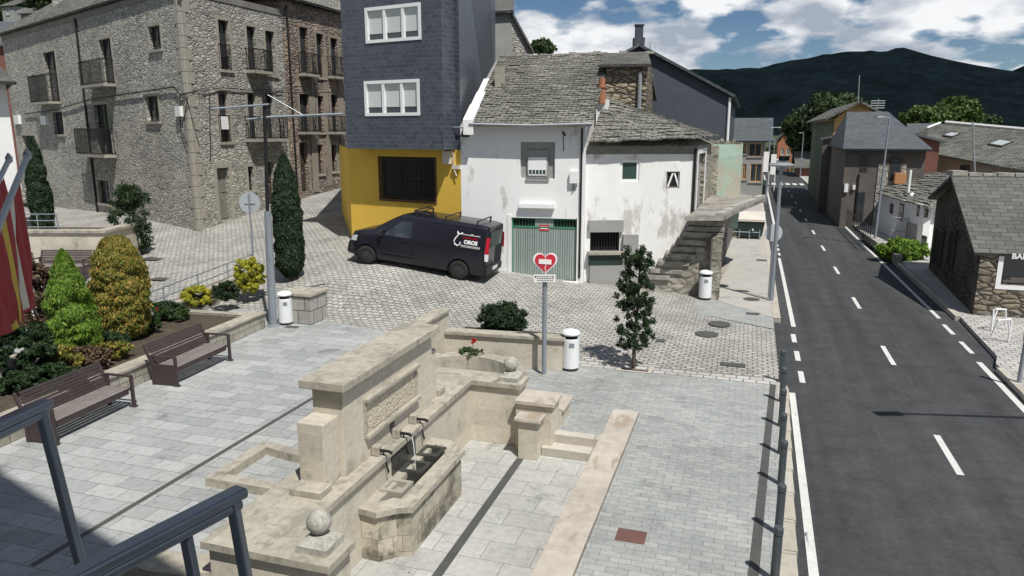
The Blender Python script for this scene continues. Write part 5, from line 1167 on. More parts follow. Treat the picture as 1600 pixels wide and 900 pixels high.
# slim post with flat lamp head, round sign back low on it
T=thing('street_post','slim grey post with a flat lamp head and round sign back at the pavement edge','lamp post',sp1)
h_=deep(1205,260,sp1.y).z; MB().tube([sp1,Vector((sp1.x,sp1.y,h_))],.075,10,.055).build('pole',m_pole,T)
m=MB(); m.lathe([(.05,-.08),(.42,-.04),(.44,.0),(.3,.06),(.02,.08)],(0,0,0),20)
for v in m.v: v.y*=.8; v+=Vector((sp1.x,sp1.y,h_+.05))
m.build('lamp_head',m_steel,T)
q=deep(1209,364,sp1.y+.3); m=MB(); n=24; A_=[q+Vector((.3*math.cos(2*math.pi*k/n),0,.3*math.sin(2*math.pi*k/n))) for k in range(n)]; B2=[w_+Vector((0,.02,0)) for w_ in A_]; m.face(A_); m.face(B2[::-1]); 
for k in range(n): m.face([A_[k],B2[k],B2[(k+1)%n],A_[(k+1)%n]])
ds=m.build('sign_disc',m_signb,T); MB().tube([Vector((q.x,q.y+.05,0)),Vector((q.x,q.y+.05,q.z+.25))],.03,8).build('sign_post',m_pole,T)

# ---------------------------------------------------------------- lamp posts
p=at(427,509,0); yy=p.y; T=thing('lamp_post','tall grey post with thin cable arms standing beside the white bin on the plaza','post',p)
t1_=deep(418,330,yy); MB().tube([p,t1_],.13,12,.10).build('pole',m_pole,T)
t2_=deep(412,128,yy); MB().tube([t1_,t2_],.055,8).build('mast',m_black,T)
MB().tube([deep(385,187,yy),deep(420,183,yy),deep(536,178,yy)],.038,6).build('arm',m_pole,T)
MB().tube([deep(330,170,yy-1.2),deep(420,163,yy)],.03,6).build('arm',m_pole,T)
MB().tube([deep(418,148,yy),deep(474,180,yy)],.012,5).build('stay',m_pole,T)
m=MB(); m.tube([deep(300,147,yy),deep(412,145,yy),deep(536,144,yy)],.012,4); m.build('wire',m_black,T)
m=MB(); m.lathe([(.2,0),(.2,.03),(.15,.05)],p,12); m.build('foot',m_pole,T)
def lamp(px,pyb,pyt,label,arm=-1,z=0.,grp='slim street lamps along the right pavement',r=.07,lean=0):
    p=at(px,pyb,z); zt=deep(px,pyt,p.y).z; T=thing('street_lamp',label,'street lamp',p,0,grp)
    tp_=Vector((p.x+lean,p.y,zt)); MB().tube([p,tp_],r,8,r*.6).build('pole',m_pole,T)
    q=tp_+Vector((arm*.9,-.1,.05)); MB().tube([tp_,q],.035,6).build('arm',m_pole,T)
    m=MB(); m.box(q+Vector((-.3*abs(arm) if arm<0 else 0,-.1,-.04)),(.55*(1 if arm>0 else 1)*abs(arm),0,0),(0,.2,0),(0,0,.07)); m.build('lamp_head',m_signb,T); return T
lamp(1366,382,184,'slim grey street lamp in front of the hipped slate roof house',-.6,lean=.12)
lamp(1276,302,212,'street lamp at the near end of the shaded far pavement beside the ochre house',-.5)
lamp(1250,278,208,'thin street lamp on the island at the road bend',-.5)
lamp(1236,268,228,'smallest farthest street lamp near the white van at the road bend',-.5)
lamp(1196,318,200,'street lamp at the far left pavement edge by the far grey roofed house',.5,r=.09,grp='far left street lamps')
lamp(1207,272,218,'far street lamp just left of the road where it disappears',-.6,grp='far left street lamps')
p=at(1267,290,0); T=tag(MB().tube([p,Vector((p.x+.4,p.y,deep(1267,215,p.y).z))],.2,8,.12).build('wooden_pole',m_quoin),'thick pale utility pole with a leaning base on the far bend','pole')
m=MB(); a=at(1199,318,.03)
for k in range(2): b=Vector((a.x-.3+.6*k,a.y,deep(1195,237,a.y).z-.2*k)); m.box(b+Vector((-.25,0,-1.6)),(.42,0,0),(0,.04,0),(0,0,1.6))
tag(m.build('banner',m_wsig),'pair of white vertical banners on the far left street lamp','banner')
m=MB(); a=at(1209,300,.03)
m.tube([a,a+Vector((0,0,1.6)),a+Vector((-.6,0,2.0)),a+Vector((-.6,0,.0))],.05,6); tag(m.build('pedestrian_barrier',m_wsig),'white hoop barrier at the edge of the far pavement','barrier')
m=MB()
for k in range(6): q=U(-1.9+.52*k,41.5,0); m.tube([q,q+Vector((0,0,1.1))],.035,6)
for z in (.4,1.1): m.tube([U(-1.9,41.5,z),U(.72,41.5,z)],.03,6)
tag(m.build('street_railing',m_pole),'grey railing across the far pavement in front of the far house','railing')
# containers on the far pavement
def container(p,w_,d_,h_,label,lidc,open_=False):
    T=thing('waste_container',label,'waste container',p,-HA); kw=dict(world=False)
    m=MB(); m.prism([(-w_/2,-d_/2),(w_/2,-d_/2),(w_/2,d_/2),(-w_/2,d_/2)],.15,h_)
    for i in (0,1,2,3): m.v[i]=Vector((m.v[i].x*.85,m.v[i].y*.8,m.v[i].z))
    m.build('body',m_dump,T,.03,**kw); m=MB(); m.lbox(-w_/2-.04,w_/2+.04,-d_/2-.04,d_/2+.04,h_,h_+.06); m.box((-w_/2,-d_/2,h_+.06),(w_,0,0),(0,d_*.9,.35),(0,-.02,.06)); m.build('lid',lidc,T,.02,**kw)
    for sx in (-1,1):
        for sy in (-1,1): m=MB(); m.tube([(sx*w_*.36-.03,sy*d_*.3,.08),(sx*w_*.36+.03,sy*d_*.3,.08)],.08,10); m.build('wheel',m_tyre,T,**kw)
    m=MB(); m.lbox(.12,.2,-d_/2-.01,-d_/2+.02,h_*.5,h_*.6); m.build('tag',m_wsig,T,**kw)
    return T
container(at(1176,374,.03)+Vector((-.0,.6,0)),1.5,1.2,.95,'dark waste container with a pale lid beside the terrace on the far pavement',m_cream)
container(at(1186,308,.03)+Vector((0,.5,0)),1.7,1.1,1.0,'all dark waste container farther up the far pavement by the railing',m_dump)

# ---------------------------------------------------------------- bollards
BPX=[(1210,908),(1216,834),(1220,757),(1220,709),(1220,666),(1221,628),(1220,597)]
names=['nearest the viewer, cut by the picture edge','second nearest the viewer','third from the viewer','middle one of the row','third from the far end','second from the far end','farthest from the viewer']
for i,(x,y) in enumerate(BPX):
    p=at(x,y,0)
    if i==0:
        b0=thing('bollard','dark steel bollard by the kerb, '+names[0],'bollard',p,0,'steel bollards along the kerb'); m=MB(); m.lathe([(.058,0),(.058,.66)],(0,0,0),16); m.build('post',m_bol,b0,world=False); m=MB(); m.lathe([(.05,.66),(.05,.675)],(0,0,0),16); m.build('groove',m_hole,b0,world=False); m=MB(); m.lathe([(.062,.675),(.062,.755),(.05,.775)],(0,0,0),16); m.build('cap',m_bol,b0,world=False)
    else: dup(b0,p,0,'dark steel bollard by the kerb, '+names[i])
hd_=Vector((10.3,9.7,9.0)); bs_=Vector((13.3,9.4,0)); T=thing('street_lamp','tall street lamp out on the near right pavement whose shadow crosses the road','street lamp',bs_); MB().tube([bs_,bs_+Vector((0,0,9.1))],.11,8,.08).build('pole',m_pole,T); MB().tube([bs_+Vector((0,0,9.1)),hd_+Vector((.3,0,0))],.045,6).build('arm',m_pole,T); MB().lbox(hd_.x-.28,hd_.x+.28,hd_.y-.1,hd_.y+.1,8.94,9.06).build('lamp_head',m_signb,T)
# bike racks, right bollard
def rack(p,rz,label):
    T=thing('bike_rack',label,'bike rack',p,rz,'white bent tube racks'); m=MB(); m.tube([(0,0,0),(-.02,0,.62),(.02,0,.66),(.4,.05,.62),(.52,.12,.1)] if True else [],.03,8); m.tube([(0,0,.3),(.1,0,.62)],.022,6); m.build('tube',m_wsig,T,world=False); m=MB(); m.lathe([(.06,0),(.06,.02)],(0,0,0),10); m.build('foot',m_steel,T,world=False); return T
ra=rack(at(1549,517,0),.1,'white bent tube rack by the bar wall, the left one'); dup(ra,at(1575,535,0),.0,'white bent tube rack by the bar wall, the right one nearer the dark post').scale=(-.8,1,1)
p=at(1592,598,0); T=thing('street_post','short dark post with a white top band at the right edge near the bike racks','post',p); MB().tube([p,p+Vector((.02,0,1.0))],.05,10).build('pole',m_pole,T); MB().tube([p+Vector((.02,0,1.0)),p+Vector((.02,0,1.3))],.07,10).build('top_band',m_wsig,T)
# small fence and wall in front of the stone house on the right
m=MB(); fa=at(1322,352,.1); fb=at(1358,386,.1)
for k in range(14): q=fa.lerp(fb,k/13); m.tube([q,q+Vector((0,0,1.0))],.02,5)
for z in (.15,.95): m.tube([fa+Vector((0,0,z)),fb+Vector((0,0,z))],.025,5)
tag(m.build('iron_fence',m_black),'low dark iron railing before the doorway of the hipped roof house','railing')
m=MB(); fa=at(1392,366,.4); fb=at(1420,368,.4)
for k in range(12): q=fa.lerp(fb,k/11); m.tube([q+Vector((0,0,-1)),q+Vector((0,0,.9))],.02,5)
for z in (.2,.9): m.tube([fa+Vector((0,0,z)),fb+Vector((0,0,z))],.025,5)
tag(m.build('garden_fence',m_steel),'pale iron garden railing beside the white cottage','railing')
m=MB(); fa=at(1345,372,0); fb=at(1400,412,0); m.box(fa,fb-fa,(.25,0,0),(0,0,.35)); tag(m.build('garden_wall',m_rub),'low rubble wall edging the right pavement left of the green hedge','wall')

# ---------------------------------------------------------------- van
vr=at(716,436,.78); vf=at(568,411,1.17); 
VL=5.0; SC=(vf-vr).length/3.42
ax=(vf-vr).normalized(); side=Vector((ax.y,-ax.x,0)).normalized()
if side.y>0: side=-side           # towards the viewer
upv=side.cross(ax); upv=upv if upv.z>0 else -upv
V=bpy.data.objects.new('delivery_van',None); COL.objects.link(V)
Wd=.93
orig=vr-side*.0
mw=Matrix((( ax.x,-side.x,upv.x,0),(ax.y,-side.y,upv.y,0),(ax.z,-side.z,upv.z,0),(0,0,0,1)))
V.matrix_world=Matrix.Translation(orig-side*(Wd*SC-.1))@mw@Matrix.Scale(SC,4)
V['_o']=(0,0,0); tag(V,'black panel van with roof rack bars and white lettering parked at the yellow wall','van')
# local: x forward (rear axle at 0), y away from viewer (-) , z up ; near side is y=-Wd
XR,XF=-.90,4.12
def ztop(x):
    if x<2.05: return 1.86-.02*((x-.6)/2)**2-(.06*max(0,(-x-.6)/.38)**2 if x<-.6 else 0)
    if x<3.15: return 1.85-.66*((x-2.05)/1.1)**1.15
    return max(.55,1.19-.17*((x-3.15)/.75)**1.6) if x<3.9 else max(.5,1.0-(x-3.9)*1.6)
def zbot(x):
    z=.24
    for c in (0,3.3):
        d=abs(x-c)
        if d<.40: z=max(z,.0+math.sqrt(.40**2-d**2)+.30)
    return z
def halfw(x,z):
    w_=Wd
    if x>3.2: w_-=.30*((x-3.2)/.92)**2.2
    if x<-.7: w_-=.05*((-.7-x)/.28)**2
    if z>.95: w_-=.17*((z-.95)/.9)**1.5
    if z<.45: w_-=.05*((.45-z)/.2)
    return w_
xs=sorted(set([round(v,3) for v in list(np.linspace(XR,XF,44))+[c+d for c in (0,3.3) for d in np.linspace(-.41,.41,17)]+[2.05,3.15]]))
m=MB(); K_=18; rows=[]
for x in xs:
    zt,zb=ztop(x),zbot(x); rt=.13 if x<2.05 else .10; sec=[]
    for k in range(9):
        z=zb+(zt-rt-zb)*k/8; sec.append((-halfw(x,z),z))
    wt=halfw(x,zt-rt)
    for k in range(1,5): a=k/4*math.pi/2; sec.append((-wt+rt*(1-math.cos(a))*1.3,zt-rt+rt*math.sin(a)))
    sec+= [(-y,z) for y,z in sec[::-1]]
    rows.append(len(m.v)); m.v+=[Vector((x,y,z+ (0.02*(1-(y/.8)**2) if z>zt-.02 else 0))) for y,z in sec]
ns=26
for i in range(len(xs)-1):
    for k in range(ns-1): a,b=rows[i]+k,rows[i+1]+k; m.f.append([a,b,b+1,a+1][::-1]); m.m.append(0)
m.f.append([rows[0]+k for k in range(ns)]); m.f.append([rows[-1]+k for k in range(ns-1,-1,-1)]); m.m+=[0,0]
m.build('body',m_van,V,smooth=True,world=False)
bpy.data.objects[-1] if False else None
m=MB(); m.lbox(XR+.1,XF-.3,-.78,.78,.2,.62); m.build('underbody',m_plastic,V,world=False)
def patch(name,mat,pts,o=.006,s=-1,par=V,nx=6):   # quad patch on the van's side: pts (x,z) x4, subdivided
    m=MB(); (a,b,c,d)=[Vector((p[0],p[1],0)) for p in pts]
    for i in range(nx):
        for j in range(4):
            q=[]
            for (ii,jj) in ((i,j),(i+1,j),(i+1,j+1),(i,j+1)):
                e=a.lerp(b,ii/nx).lerp(d.lerp(c,ii/nx),jj/4); q.append(Vector((e.x,s*(halfw(e.x,e.y)+o),e.y)))
            m.face(q if s<0 else q[::-1])
    return m.build(name,mat,par,world=False)
for s in (-1,1):
    dr=patch('door',m_van,[(1.62,.42),(2.72,.42),(2.72,1.12),(1.62,1.12)],.004,s); patch('door_window',m_glass,[(1.72,1.10),(2.74,1.10),(2.12,1.62),(1.76,1.64)],.008,s,dr); patch('quarter_window',m_glass,[(2.82,1.08),(3.1,1.06),(2.85,1.22),(2.80,1.22)],.008,s,dr)
    m=MB(); m.lbox(1.78,1.98,s*(Wd+.02)-.012,s*(Wd+.02)+.012,.98,1.01); m.build('handle',m_black,dr,world=False)
    m=MB(); m.box((2.72,s*(Wd-.02),1.05),(.14,0,0),(0,s*.2,0),(0,0,.22)); m.build('mirror',m_plastic,V,.03,world=False)
    patch('side_moulding',m_plastic,[(.5,.50),(2.85,.50),(2.85,.55),(.5,.55)],.016,s); patch('crease',m_plastic,[(-.8,1.06),(1.58,1.06),(1.58,1.075),(-.8,1.075)],.012,s)
    for gx in (1.60,2.74): patch('panel_gap',m_hole,[(gx,.42),(gx+.014,.42),(gx+.014,1.68 if gx<2 else 1.05),(gx,1.68 if gx<2 else 1.05)],.010,s,nx=1)
    patch('panel_gap',m_hole,[(.35,.6),(.362,.6),(.362,1.72),(.35,1.72)],.010,s,nx=1); patch('body_pressing',m_plastic,[(-.5,1.62),(1.4,1.66),(1.4,1.675),(-.5,1.635)],.010,s)
    patch('headlight',m_wlens,[(3.72,.74),(3.98,.72),(3.9,.9),(3.66,.95)],.02,s,nx=4); patch('tail_light',m_redl,[(-.97,.98),(-.84,.98),(-.84,1.5),(-.95,1.5)],.012,s,nx=2); patch('reverse_light',m_wlens,[(-.97,.74),(-.86,.74),(-.84,.97),(-.97,.97)],.012,s,nx=2)
    patch('rear_wing_trim',m_plastic,[(-.9,.50),(-.45,.50),(-.45,.54),(-.9,.54)],.012,s)
    for c in (0,3.3):
        m=MB(); y0=s*(Wd-.03); y1=s*(Wd-.24)
        pr=[(.2,0),(.29,.0),(.325,.03),(.33,.1),(.325,.17),(.29,.2),(.2,.2)]; n=28; i0=len(m.v)
        for r_,w_ in pr:
            for q in range(n): t=2*math.pi*q/n; m.v.append(Vector((c+r_*math.cos(t),y0-s*w_,.33+r_*math.sin(t))))
        for j in range(len(pr)-1):
            for q in range(n): a=i0+j*n+q; b=i0+j*n+(q+1)%n; m.f.append([a,b,b+n,a+n]); m.m.append(0)
        wl=m.build('wheel',m_tyre,V,smooth=True,world=False)
        m=MB(); m.tube([(c,y0-s*.03,.33),(c,y0-s*.12,.33)],.205,20); m.tube([(c,y0-s*.005,.33),(c,y0-s*.03,.33)],.07,14)
        for k in range(8): a=k*math.pi/4; m.tube([(c+.15*math.cos(a),y0-s*.02,.33+.15*math.sin(a)),(c+.15*math.cos(a),y0-s*.035,.33+.15*math.sin(a))],.022,8)
        m.build('hub',m_hub,wl,world=False)
        m=MB(); m.tube([(c,y0-s*.2,.38),(c,y0-s*.05,.38)],.38,24); m.build('wheel_well',m_hole,V,world=False)
m=MB()
for i in range(8):
    for j in range(8):
        q=[]
        for ii,jj in ((i,j),(i+1,j),(i+1,j+1),(i,j+1)):
            x=2.15+.95*ii/8; wy=(halfw(x,ztop(x)-.1)-.14)*(-1+2*jj/8); q.append(Vector((x,wy,ztop(x)+.028)))
        m.face(q)
m.build('windscreen',m_glass,V,world=False)
m=MB(); m.tube([(3.05,-.55,1.25),(2.6,-.1,1.56)],.012,5); m.tube([(3.05,.15,1.28),(2.6,.6,1.54)],.012,5); m.build('wiper',m_plastic,V,world=False)
for x in (-.45,.65,1.65):
    m=MB(); m.tube([(x,-.72,1.97),(x,.72,1.97)],.022,6)
    for s in (-1,1): m.tube([(x,s*.72,1.84),(x,s*.72,1.99)],.03,6)
    if x>1: m.tube([(x-.45,-.72,1.94),(x+.1,-.72,2.02),(x+.1,.72,2.02)],.028,6)
    m.build('roof_bar',m_plastic,V,world=False)
m=MB(); m.lbox(XR-.07,XR+.1,-.85,.85,.25,.5); m.build('rear_bumper',m_plastic,V,.03,world=False); m=MB(); m.lbox(3.85,4.17,-.62,.62,.25,.48); m.build('front_bumper',m_plastic,V,.05,world=False)
m=MB(); m.lbox(XR-.015,XR,-.62,.62,1.15,1.65); m.build('rear_window',m_glass,V,world=False)
m=MB(); m.lbox(XR-.08,XR-.07,-.26,.26,.36,.47); m.build('number_plate',m_wsig,V,world=False)
# lettering on the side
def onside(x,z): return Vector((x,-(halfw(x,z)+.014),z))
lc=onside(-.32,1.32); tl=math.atan2(halfw(-.3,1.5)-halfw(-.3,1.15),.35)
def smt(x,z): return Matrix.Translation(onside(x,z))@Matrix.Rotation(math.pi,4,'Z')@Matrix.Rotation(math.pi/2-0.2,4,'X')
smt=lambda x,z: Matrix.Translation(onside(x,z))@Matrix(((1,0,0,0),(0,math.sin(.17),-math.cos(.17),0),(0,math.cos(.17),math.sin(.17),0),(0,0,0,1)))
def smt(x,z):
    # text runs towards the rear (to the viewer's right)
    ux=Vector((-1,0,0)); uz=Vector((0,.2,.98)).normalized(); un=ux.cross(uz)
    o=onside(x,z); return Matrix(((ux.x,uz.x,un.x,o.x),(ux.y,uz.y,un.y,o.y),(ux.z,uz.z,un.z,o.z),(0,0,0,1)))
textmesh('lettering','OROS',.17,m_wsig,V,smt(-.33,1.27),.003,.008)
m=MB()
def bar(x0,x1,z,h): a,b,c_,d=onside(x0,z),onside(x1,z),onside(x1,z+h),onside(x0,z+h); m.face([a,b,c_,d]); m.face([d,c_,b,a])
x=-.02
for w_ in (.06,.06,.03,.06,.06,.03,.06,.04,.05,.03): bar(x,x-w_,1.10,.075); x-=w_+.018
bar(.02,-.62,1.49,.03); bar(-.3,-.38,1.49,.06); m.build('lettering_line',m_wsig,V,world=False)
m=MB(); x=-.04
for w_ in (.07,.07,.07,.07,.07,.07): bar(x,x-w_,1.38,.06); x-=w_+.02
m.build('red_lettering',m_redl,V,world=False)
m=MB()
pts=[(.16,1.58),(.12,1.46),(.2,1.36),(.24,1.26),(.2,1.16),(.1,1.12),(.03,1.17),(.02,1.25)]
m.tube([onside(*q)+Vector((0,.004,0)) for q in pts],.022,6); m.tube([onside(.16,1.52),onside(.02,1.5)],.02,6); m.tube([onside(.02,1.53),onside(-.03,1.53)],.03,6); m.build('side_logo',m_wsig,V,world=False)
for c_ in list(V.children): pass

# small car/van far down the road
p=at(1224,268,-.1); m=MB(); m.lbox(p.x-1,p.x+1,p.y,p.y+4,.2,1.5); m.lbox(p.x-.85,p.x+.85,p.y+.2,p.y+3.2,1.5,2.2); 
for v in m.v: v.xyz=Vector((p.x+(v.x-p.x)*.75,v.y,v.z*.75))
T=thing('white_van','small white van parked at the far bend of the road','van',p); m.build('body',m_wsig,T,.15)
m=MB(); m.lbox(p.x-.8,p.x+.8,p.y+.1,p.y+.15,1.5,2.1); m.build('rear_window',m_glass,T); 
for s in (-1,1): m=MB(); m.tube([(p.x+s*.9,p.y+.8,.25),(p.x+s*1.02,p.y+.8,.25)],.33,12); m.build('wheel',m_tyre,T)

# ---------------------------------------------------------------- flags and the balcony railing close to the viewer
def flag(P0,P1,Y,tops,bots,cols,label):
    a=deep(*P0,Y); b=deep(*P1,Y-.8); T=thing('flag',label,'flag',b); MB().tube([b,a],.011,10).build('pole',m_steel,T); MB().lathe([(.004,-.02),(.015,-.01),(.015,.01),(.003,.03)],a,10).build('finial',m_steel,T)
    tt=[deep(x,y,Y-.8*f) for (x,y),f in zip(tops,(0,.45,1))]; bb=[deep(x,y,Y-.8*f+.03) for (x,y),f in zip(bots,(0,.45,1))]
    def pick(L_,f): return L_[0].lerp(L_[1],f/.45) if f<.45 else L_[1].lerp(L_[2],(f-.45)/.55)
    n=14; R_=16
    for mt,f0,f1 in cols:
        m=MB()
        for j in range(R_+1):
            t=j/R_
            for i in range(n+1):
                f=f0+(f1-f0)*i/n; p=pick(tt,f).lerp(pick(bb,f),t); w_=(.2+t)
                m.v.append(p+Vector((.012*math.sin(f*33+t*3)*w_,.045*math.sin(f*41+t*2.5)*w_,.02*math.sin(f*17+2)*t)))
        for j in range(R_):
            for i in range(n): q=j*(n+1)+i; m.f.append([q,q+n+1,q+n+2,q+1]); m.m.append(0)
        o=m.build('stripe',mt,T,smooth=True); q=o.modifiers.new('s','SOLIDIFY'); q.thickness=.003
    return T
flag((43,243),(-15,385),3.0,[(28,282),(6,334),(-25,402)],[(40,468),(28,503),(-14,520)],[(m_flagr,0,.22),(m_flagw,.22,.34),(m_flagr,.34,.46),(m_flagy,.46,.56),(m_flagr,.56,1)],'red flag with pale and yellow folds hanging from the steel pole at the left')
flag((14,249),(-40,360),3.5,[(4,278),(-15,312),(-40,360)],[(18,380),(-5,420),(-40,450)],[(m_flagr,0,.4),(m_flagw,.4,1)],'dark red and cream flag half out of the picture at the left edge')
RL=thing('balcony_railing','dark lacquered railing frame in the left foreground, upper one with one leg','railing',(-1.25,2,4.9))
def sq(m,a,b,w_,h_): 
    a,b=Vector(a),Vector(b); d=(b-a).normalized(); s_=d.cross(Vector((0,0,1)) if abs(d.z)<.9 else Vector((0,1,0))).normalized(); t=s_.cross(d); m.box(a-s_*w_/2-t*h_/2,b-a,s_*w_,t*h_)
def frame(root,pc,pe,pb,inner,Yc,label):
    r=ray(*pc); k=Yc/r.y; c_=Vector((0,0,CH))+r*k
    r=ray(*pe); t=(c_.z-CH)/r.z; e=Vector((0,0,CH))+r*t
    d=(e-c_).normalized()
    m=MB(); sq(m,c_-d*.03,c_+d*1.6,.042,.024); sq(m,c_+Vector((0,0,-.026))-d*.02,c_+d*1.6+Vector((0,0,-.026)),.028,.022); m.build('top_rail',m_rail,root,.006)
    m=MB(); dn=deep(pb[0],pb[1],Yc*1.0)-c_; dn=dn.normalized(); sq(m,c_+Vector((0,0,.0)),c_+dn*1.1,.022,.032); m.build('post',m_rail,root,.006)
    if inner: m=MB(); sq(m,c_+d*.12+Vector((0,0,-.04)),c_+d*.12+dn*1.1,.018,.028); m.build('inner_post',m_rail,root,.004)
    m=MB(); q=c_+dn*.98; sq(m,q,q+d*1.6,.04,.04); m.build('bottom_rail',m_rail,root,.004)
frame(RL,(62,634),(-60,690),(118,850),False,1.95,'')
RL2=thing('balcony_railing','dark lacquered railing frame in the lower left foreground, nearer one with double posts','railing',(-.5,1.5,4.9))
frame(RL2,(362,775),(110,905),(384,900),True,1.5,'')

# ---------------------------------------------------------------- trees and plants
def tree_spire(px,pyb,pyt,wpx,Y,shape,mat,label,cat,name,n,ls,grp=None,z0=None,rough=.16,up=1.2,asp=.4,crown0=.03,base=None):
    p=base or Vector((deep(px,pyb,Y).x,Y,deep(px,pyb,Y).z))
    zt=deep(px,pyt,p.y).z; h=zt-p.z; r=wpx/2/F*p.y
    T=thing(name,label,cat,p,0,grp); trunk(T,p,h*.6,max(.03,r*.12),3,r*.4)
    P,Nn=spire((p.x,p.y,p.z+h*crown0),h*(1-crown0),r,n,shape,rough); leaves(P,ls,mat,'crown',T,Nn,asp,up); return T
cyp=lambda z: np.clip(np.minimum((z+.02)*9,1),0,1)**.5*np.clip(1.02-z**4.2,0,1)**.7*(.86+.14*np.sin(z*3.))
oval=lambda z: np.sqrt(np.clip(1-((z-.42)/.6)**2,0,1))
flame=lambda z: np.clip(np.minimum(1,(z+.05)*5),0,1)*np.clip(1-z**1.8,0,1)**.75
p=gp(455,438); tree_spire(455,438,243,45,p.y,cyp,l_cyp,'tall slim dark cypress standing behind the stone block beside the lamp post','tree','cypress',34000,.06,base=p,up=2.2,asp=.28,rough=.12)
p=Vector((deep(68,352,YT+1.5).x,YT+1.5,1.0)); tree_spire(68,352,216,31,p.y,cyp,l_cyp,'narrow dark cypress standing on the cream terrace at the left','tree','cypress',22000,.06,base=p)
def bed(px,py,z=.38): return at(px,py,z)
p=bed(118,560); tree_spire(0,0,393,78,p.y,flame,l_lime,'bright lime green pointed conifer in the planter behind the nearest bench','shrub','conifer',42000,.06,base=p,rough=.2,up=2.6,asp=.22)
p=bed(196,528); tree_spire(0,0,372,80,p.y,oval,l_oran,'orange tipped egg shaped conifer in the planter, right of the lime one','shrub','conifer',46000,.055,base=p,rough=.16,up=2.2,asp=.24)
def bush(c,r,k,per,cr,ls,mat,label,name='bush',cat='bush',grp=None,asp=.5,up=.3,stem=True,gz=None,base=None):
    c=Vector(c); T=thing(name,label,cat,base or Vector((c.x,c.y,c.z-r[2])),0,grp); P,Nn=clumps(c,r,k,per,cr); leaves(P,ls,mat,'foliage',T,Nn,asp,up)
    m=MB(); b_=Vector(base or (c.x,c.y,c.z-r[2]*1.05))
    for j in range(5): a=j*1.26; m.tube([b_,b_.lerp(c,.6)+Vector((math.cos(a)*r[0]*.3,math.sin(a)*r[1]*.3,0)),c+Vector((math.cos(a)*r[0]*.6,math.sin(a)*r[1]*.6,r[2]*.4))],.02,5,.008)
    m.build('stem',m_bark,T); return T
p=bed(310,478); bush(p+Vector((0,0,.32)),(.46,.42,.3),70,130,.09,.045,l_yel,'low round yellow green shrub in the planter between railing and bench',asp=.3,up=.8)
p=bed(392,458); bush(p+Vector((0,0,.62)),(.50,.45,.62),100,130,.1,.05,l_yel,'taller yellow shrub spilling over the planter end beside the lamp post',asp=.28,up=.8)
p=bed(352,468); bush(p+Vector((0,0,.3)),(.45,.4,.3),60,90,.09,.035,l_dark,'dark green shrub between the two yellow shrubs in the planter')
p=bed(262,500); bush(p+Vector((0,0,.18)),(.75,.35,.16),60,60,.08,.035,l_mid,'low green ground plants at the foot of the orange conifer')
q,n2_=clumps(bed(250,500)+Vector((0,0,.28)),(.16,.14,.12),10,30,.04); T=thing('red_flowers','small clump of red flowers in the planter in front of the green plants','flowers',bed(250,500)); leaves(q,.03,l_red,'petals',T,n2_); MB().tube([bed(250,500),bed(250,500)+Vector((0,0,.25))],.01,5).build('stem',m_bark,T)
p=bed(62,520); bush(p+Vector((0,0,1.0)),(.55,.5,1.1),120,90,.14,.05,l_purp,'tall loose purple brown shrub behind the lime conifer at the left',asp=.4,base=p)
p=bed(30,600); bush(p+Vector((0,0,.6)),(.8,.8,.75),120,130,.15,.055,l_dark,'large dark green shrub mass at the far left of the planter',base=p)
p=bed(105,590); bush(p+Vector((0,0,.35)),(.35,.3,.4),60,80,.1,.04,l_oran,'small reddish green shrub in front of the lime conifer',base=p)
p=bed(70,610); bush(p+Vector((0,0,.25)),(.9,.45,.3),110,100,.1,.045,l_dark,'low dark ground cover along the planter edge behind the nearest bench',base=p)
p=bed(165,560); bush(p+Vector((0,0,.2)),(.6,.35,.22),70,80,.09,.04,l_oran,'low reddish ground plants between the lime and orange conifers',base=p)
for i,(x,y) in enumerate(((215,512),(285,492),(330,478),(372,468),(150,545),(235,525))):
    p=bed(x,y)-npl*0+npl*random.uniform(.1,.9); bush(p+Vector((0,0,.16)),(.5,.38,.18),45,60,.08,.035,(l_mid,l_dark,l_purp)[i%3],['small green plant below the orange conifer','dark low plant left of the low yellow shrub','purple brown low plant right of the low yellow shrub','small green plant below the taller yellow shrub','dark low plant at the foot of the lime conifer','low brownish plant right of the orange conifer'][i],name='low_plant',cat='plant',base=p)
for x,y,mt,lb in ((172,548,l_dark,'dark shrub between the lime conifer and the farther bench'),(222,520,l_mid,'mid green shrub filling the bed beneath the orange conifer'),(140,575,l_purp,'brownish shrub in the bed behind the nearest bench end'),(265,497,l_dark,'dark shrub at the right foot of the orange conifer')):
    p=bed(x,y); bush(p+Vector((0,0,.24)),(.5,.4,.26),70,70,.1,.038,mt,lb,base=p)
# bush on planter wall
p=at(786,520,.62); p.y+=.1; bush(p+Vector((0,0,.36)),(.66,.45,.42),150,80,.12,.038,l_dark,'round dark green bush with upright shoots behind the cream planter wall',base=p,asp=.4,up=.8)
# young trees
def young(p,h,r,label,mat,k,per,cr,ls,z0=.2):
    T=thing('young_tree',label,'tree',p,0,'young leafy street trees'); trunk(T,p,h*.85,.05,9,r*.8)
    for_ = [];Ns=[]
    zz=rng.uniform(z0,1,k)**.9; 
    for t in zz:
        rr_=r*math.sqrt(max(0.05,1-((t-.48)/.62)**2))*rng.uniform(.3,1.15); a=rng.uniform(0,6.28); c_=(p.x+rr_*math.cos(a),p.y+rr_*math.sin(a),p.z+h*t)
        e=rng.normal(size=(per,3)); e/=np.linalg.norm(e,axis=1,keepdims=True); for_.append(np.array(c_)+e*cr*rng.uniform(.3,1,per)[:,None]); Ns.append(e)
    leaves(np.concatenate(for_),ls,mat,'crown',T,np.concatenate(Ns),.45,.3); return T
p=at(990,574,.02); young(p,deep(992,386,p.y).z,.46,'young slender tree with dark leaves in a square pit near the stone stair',l_mid2,165,70,.10,.036,.13)
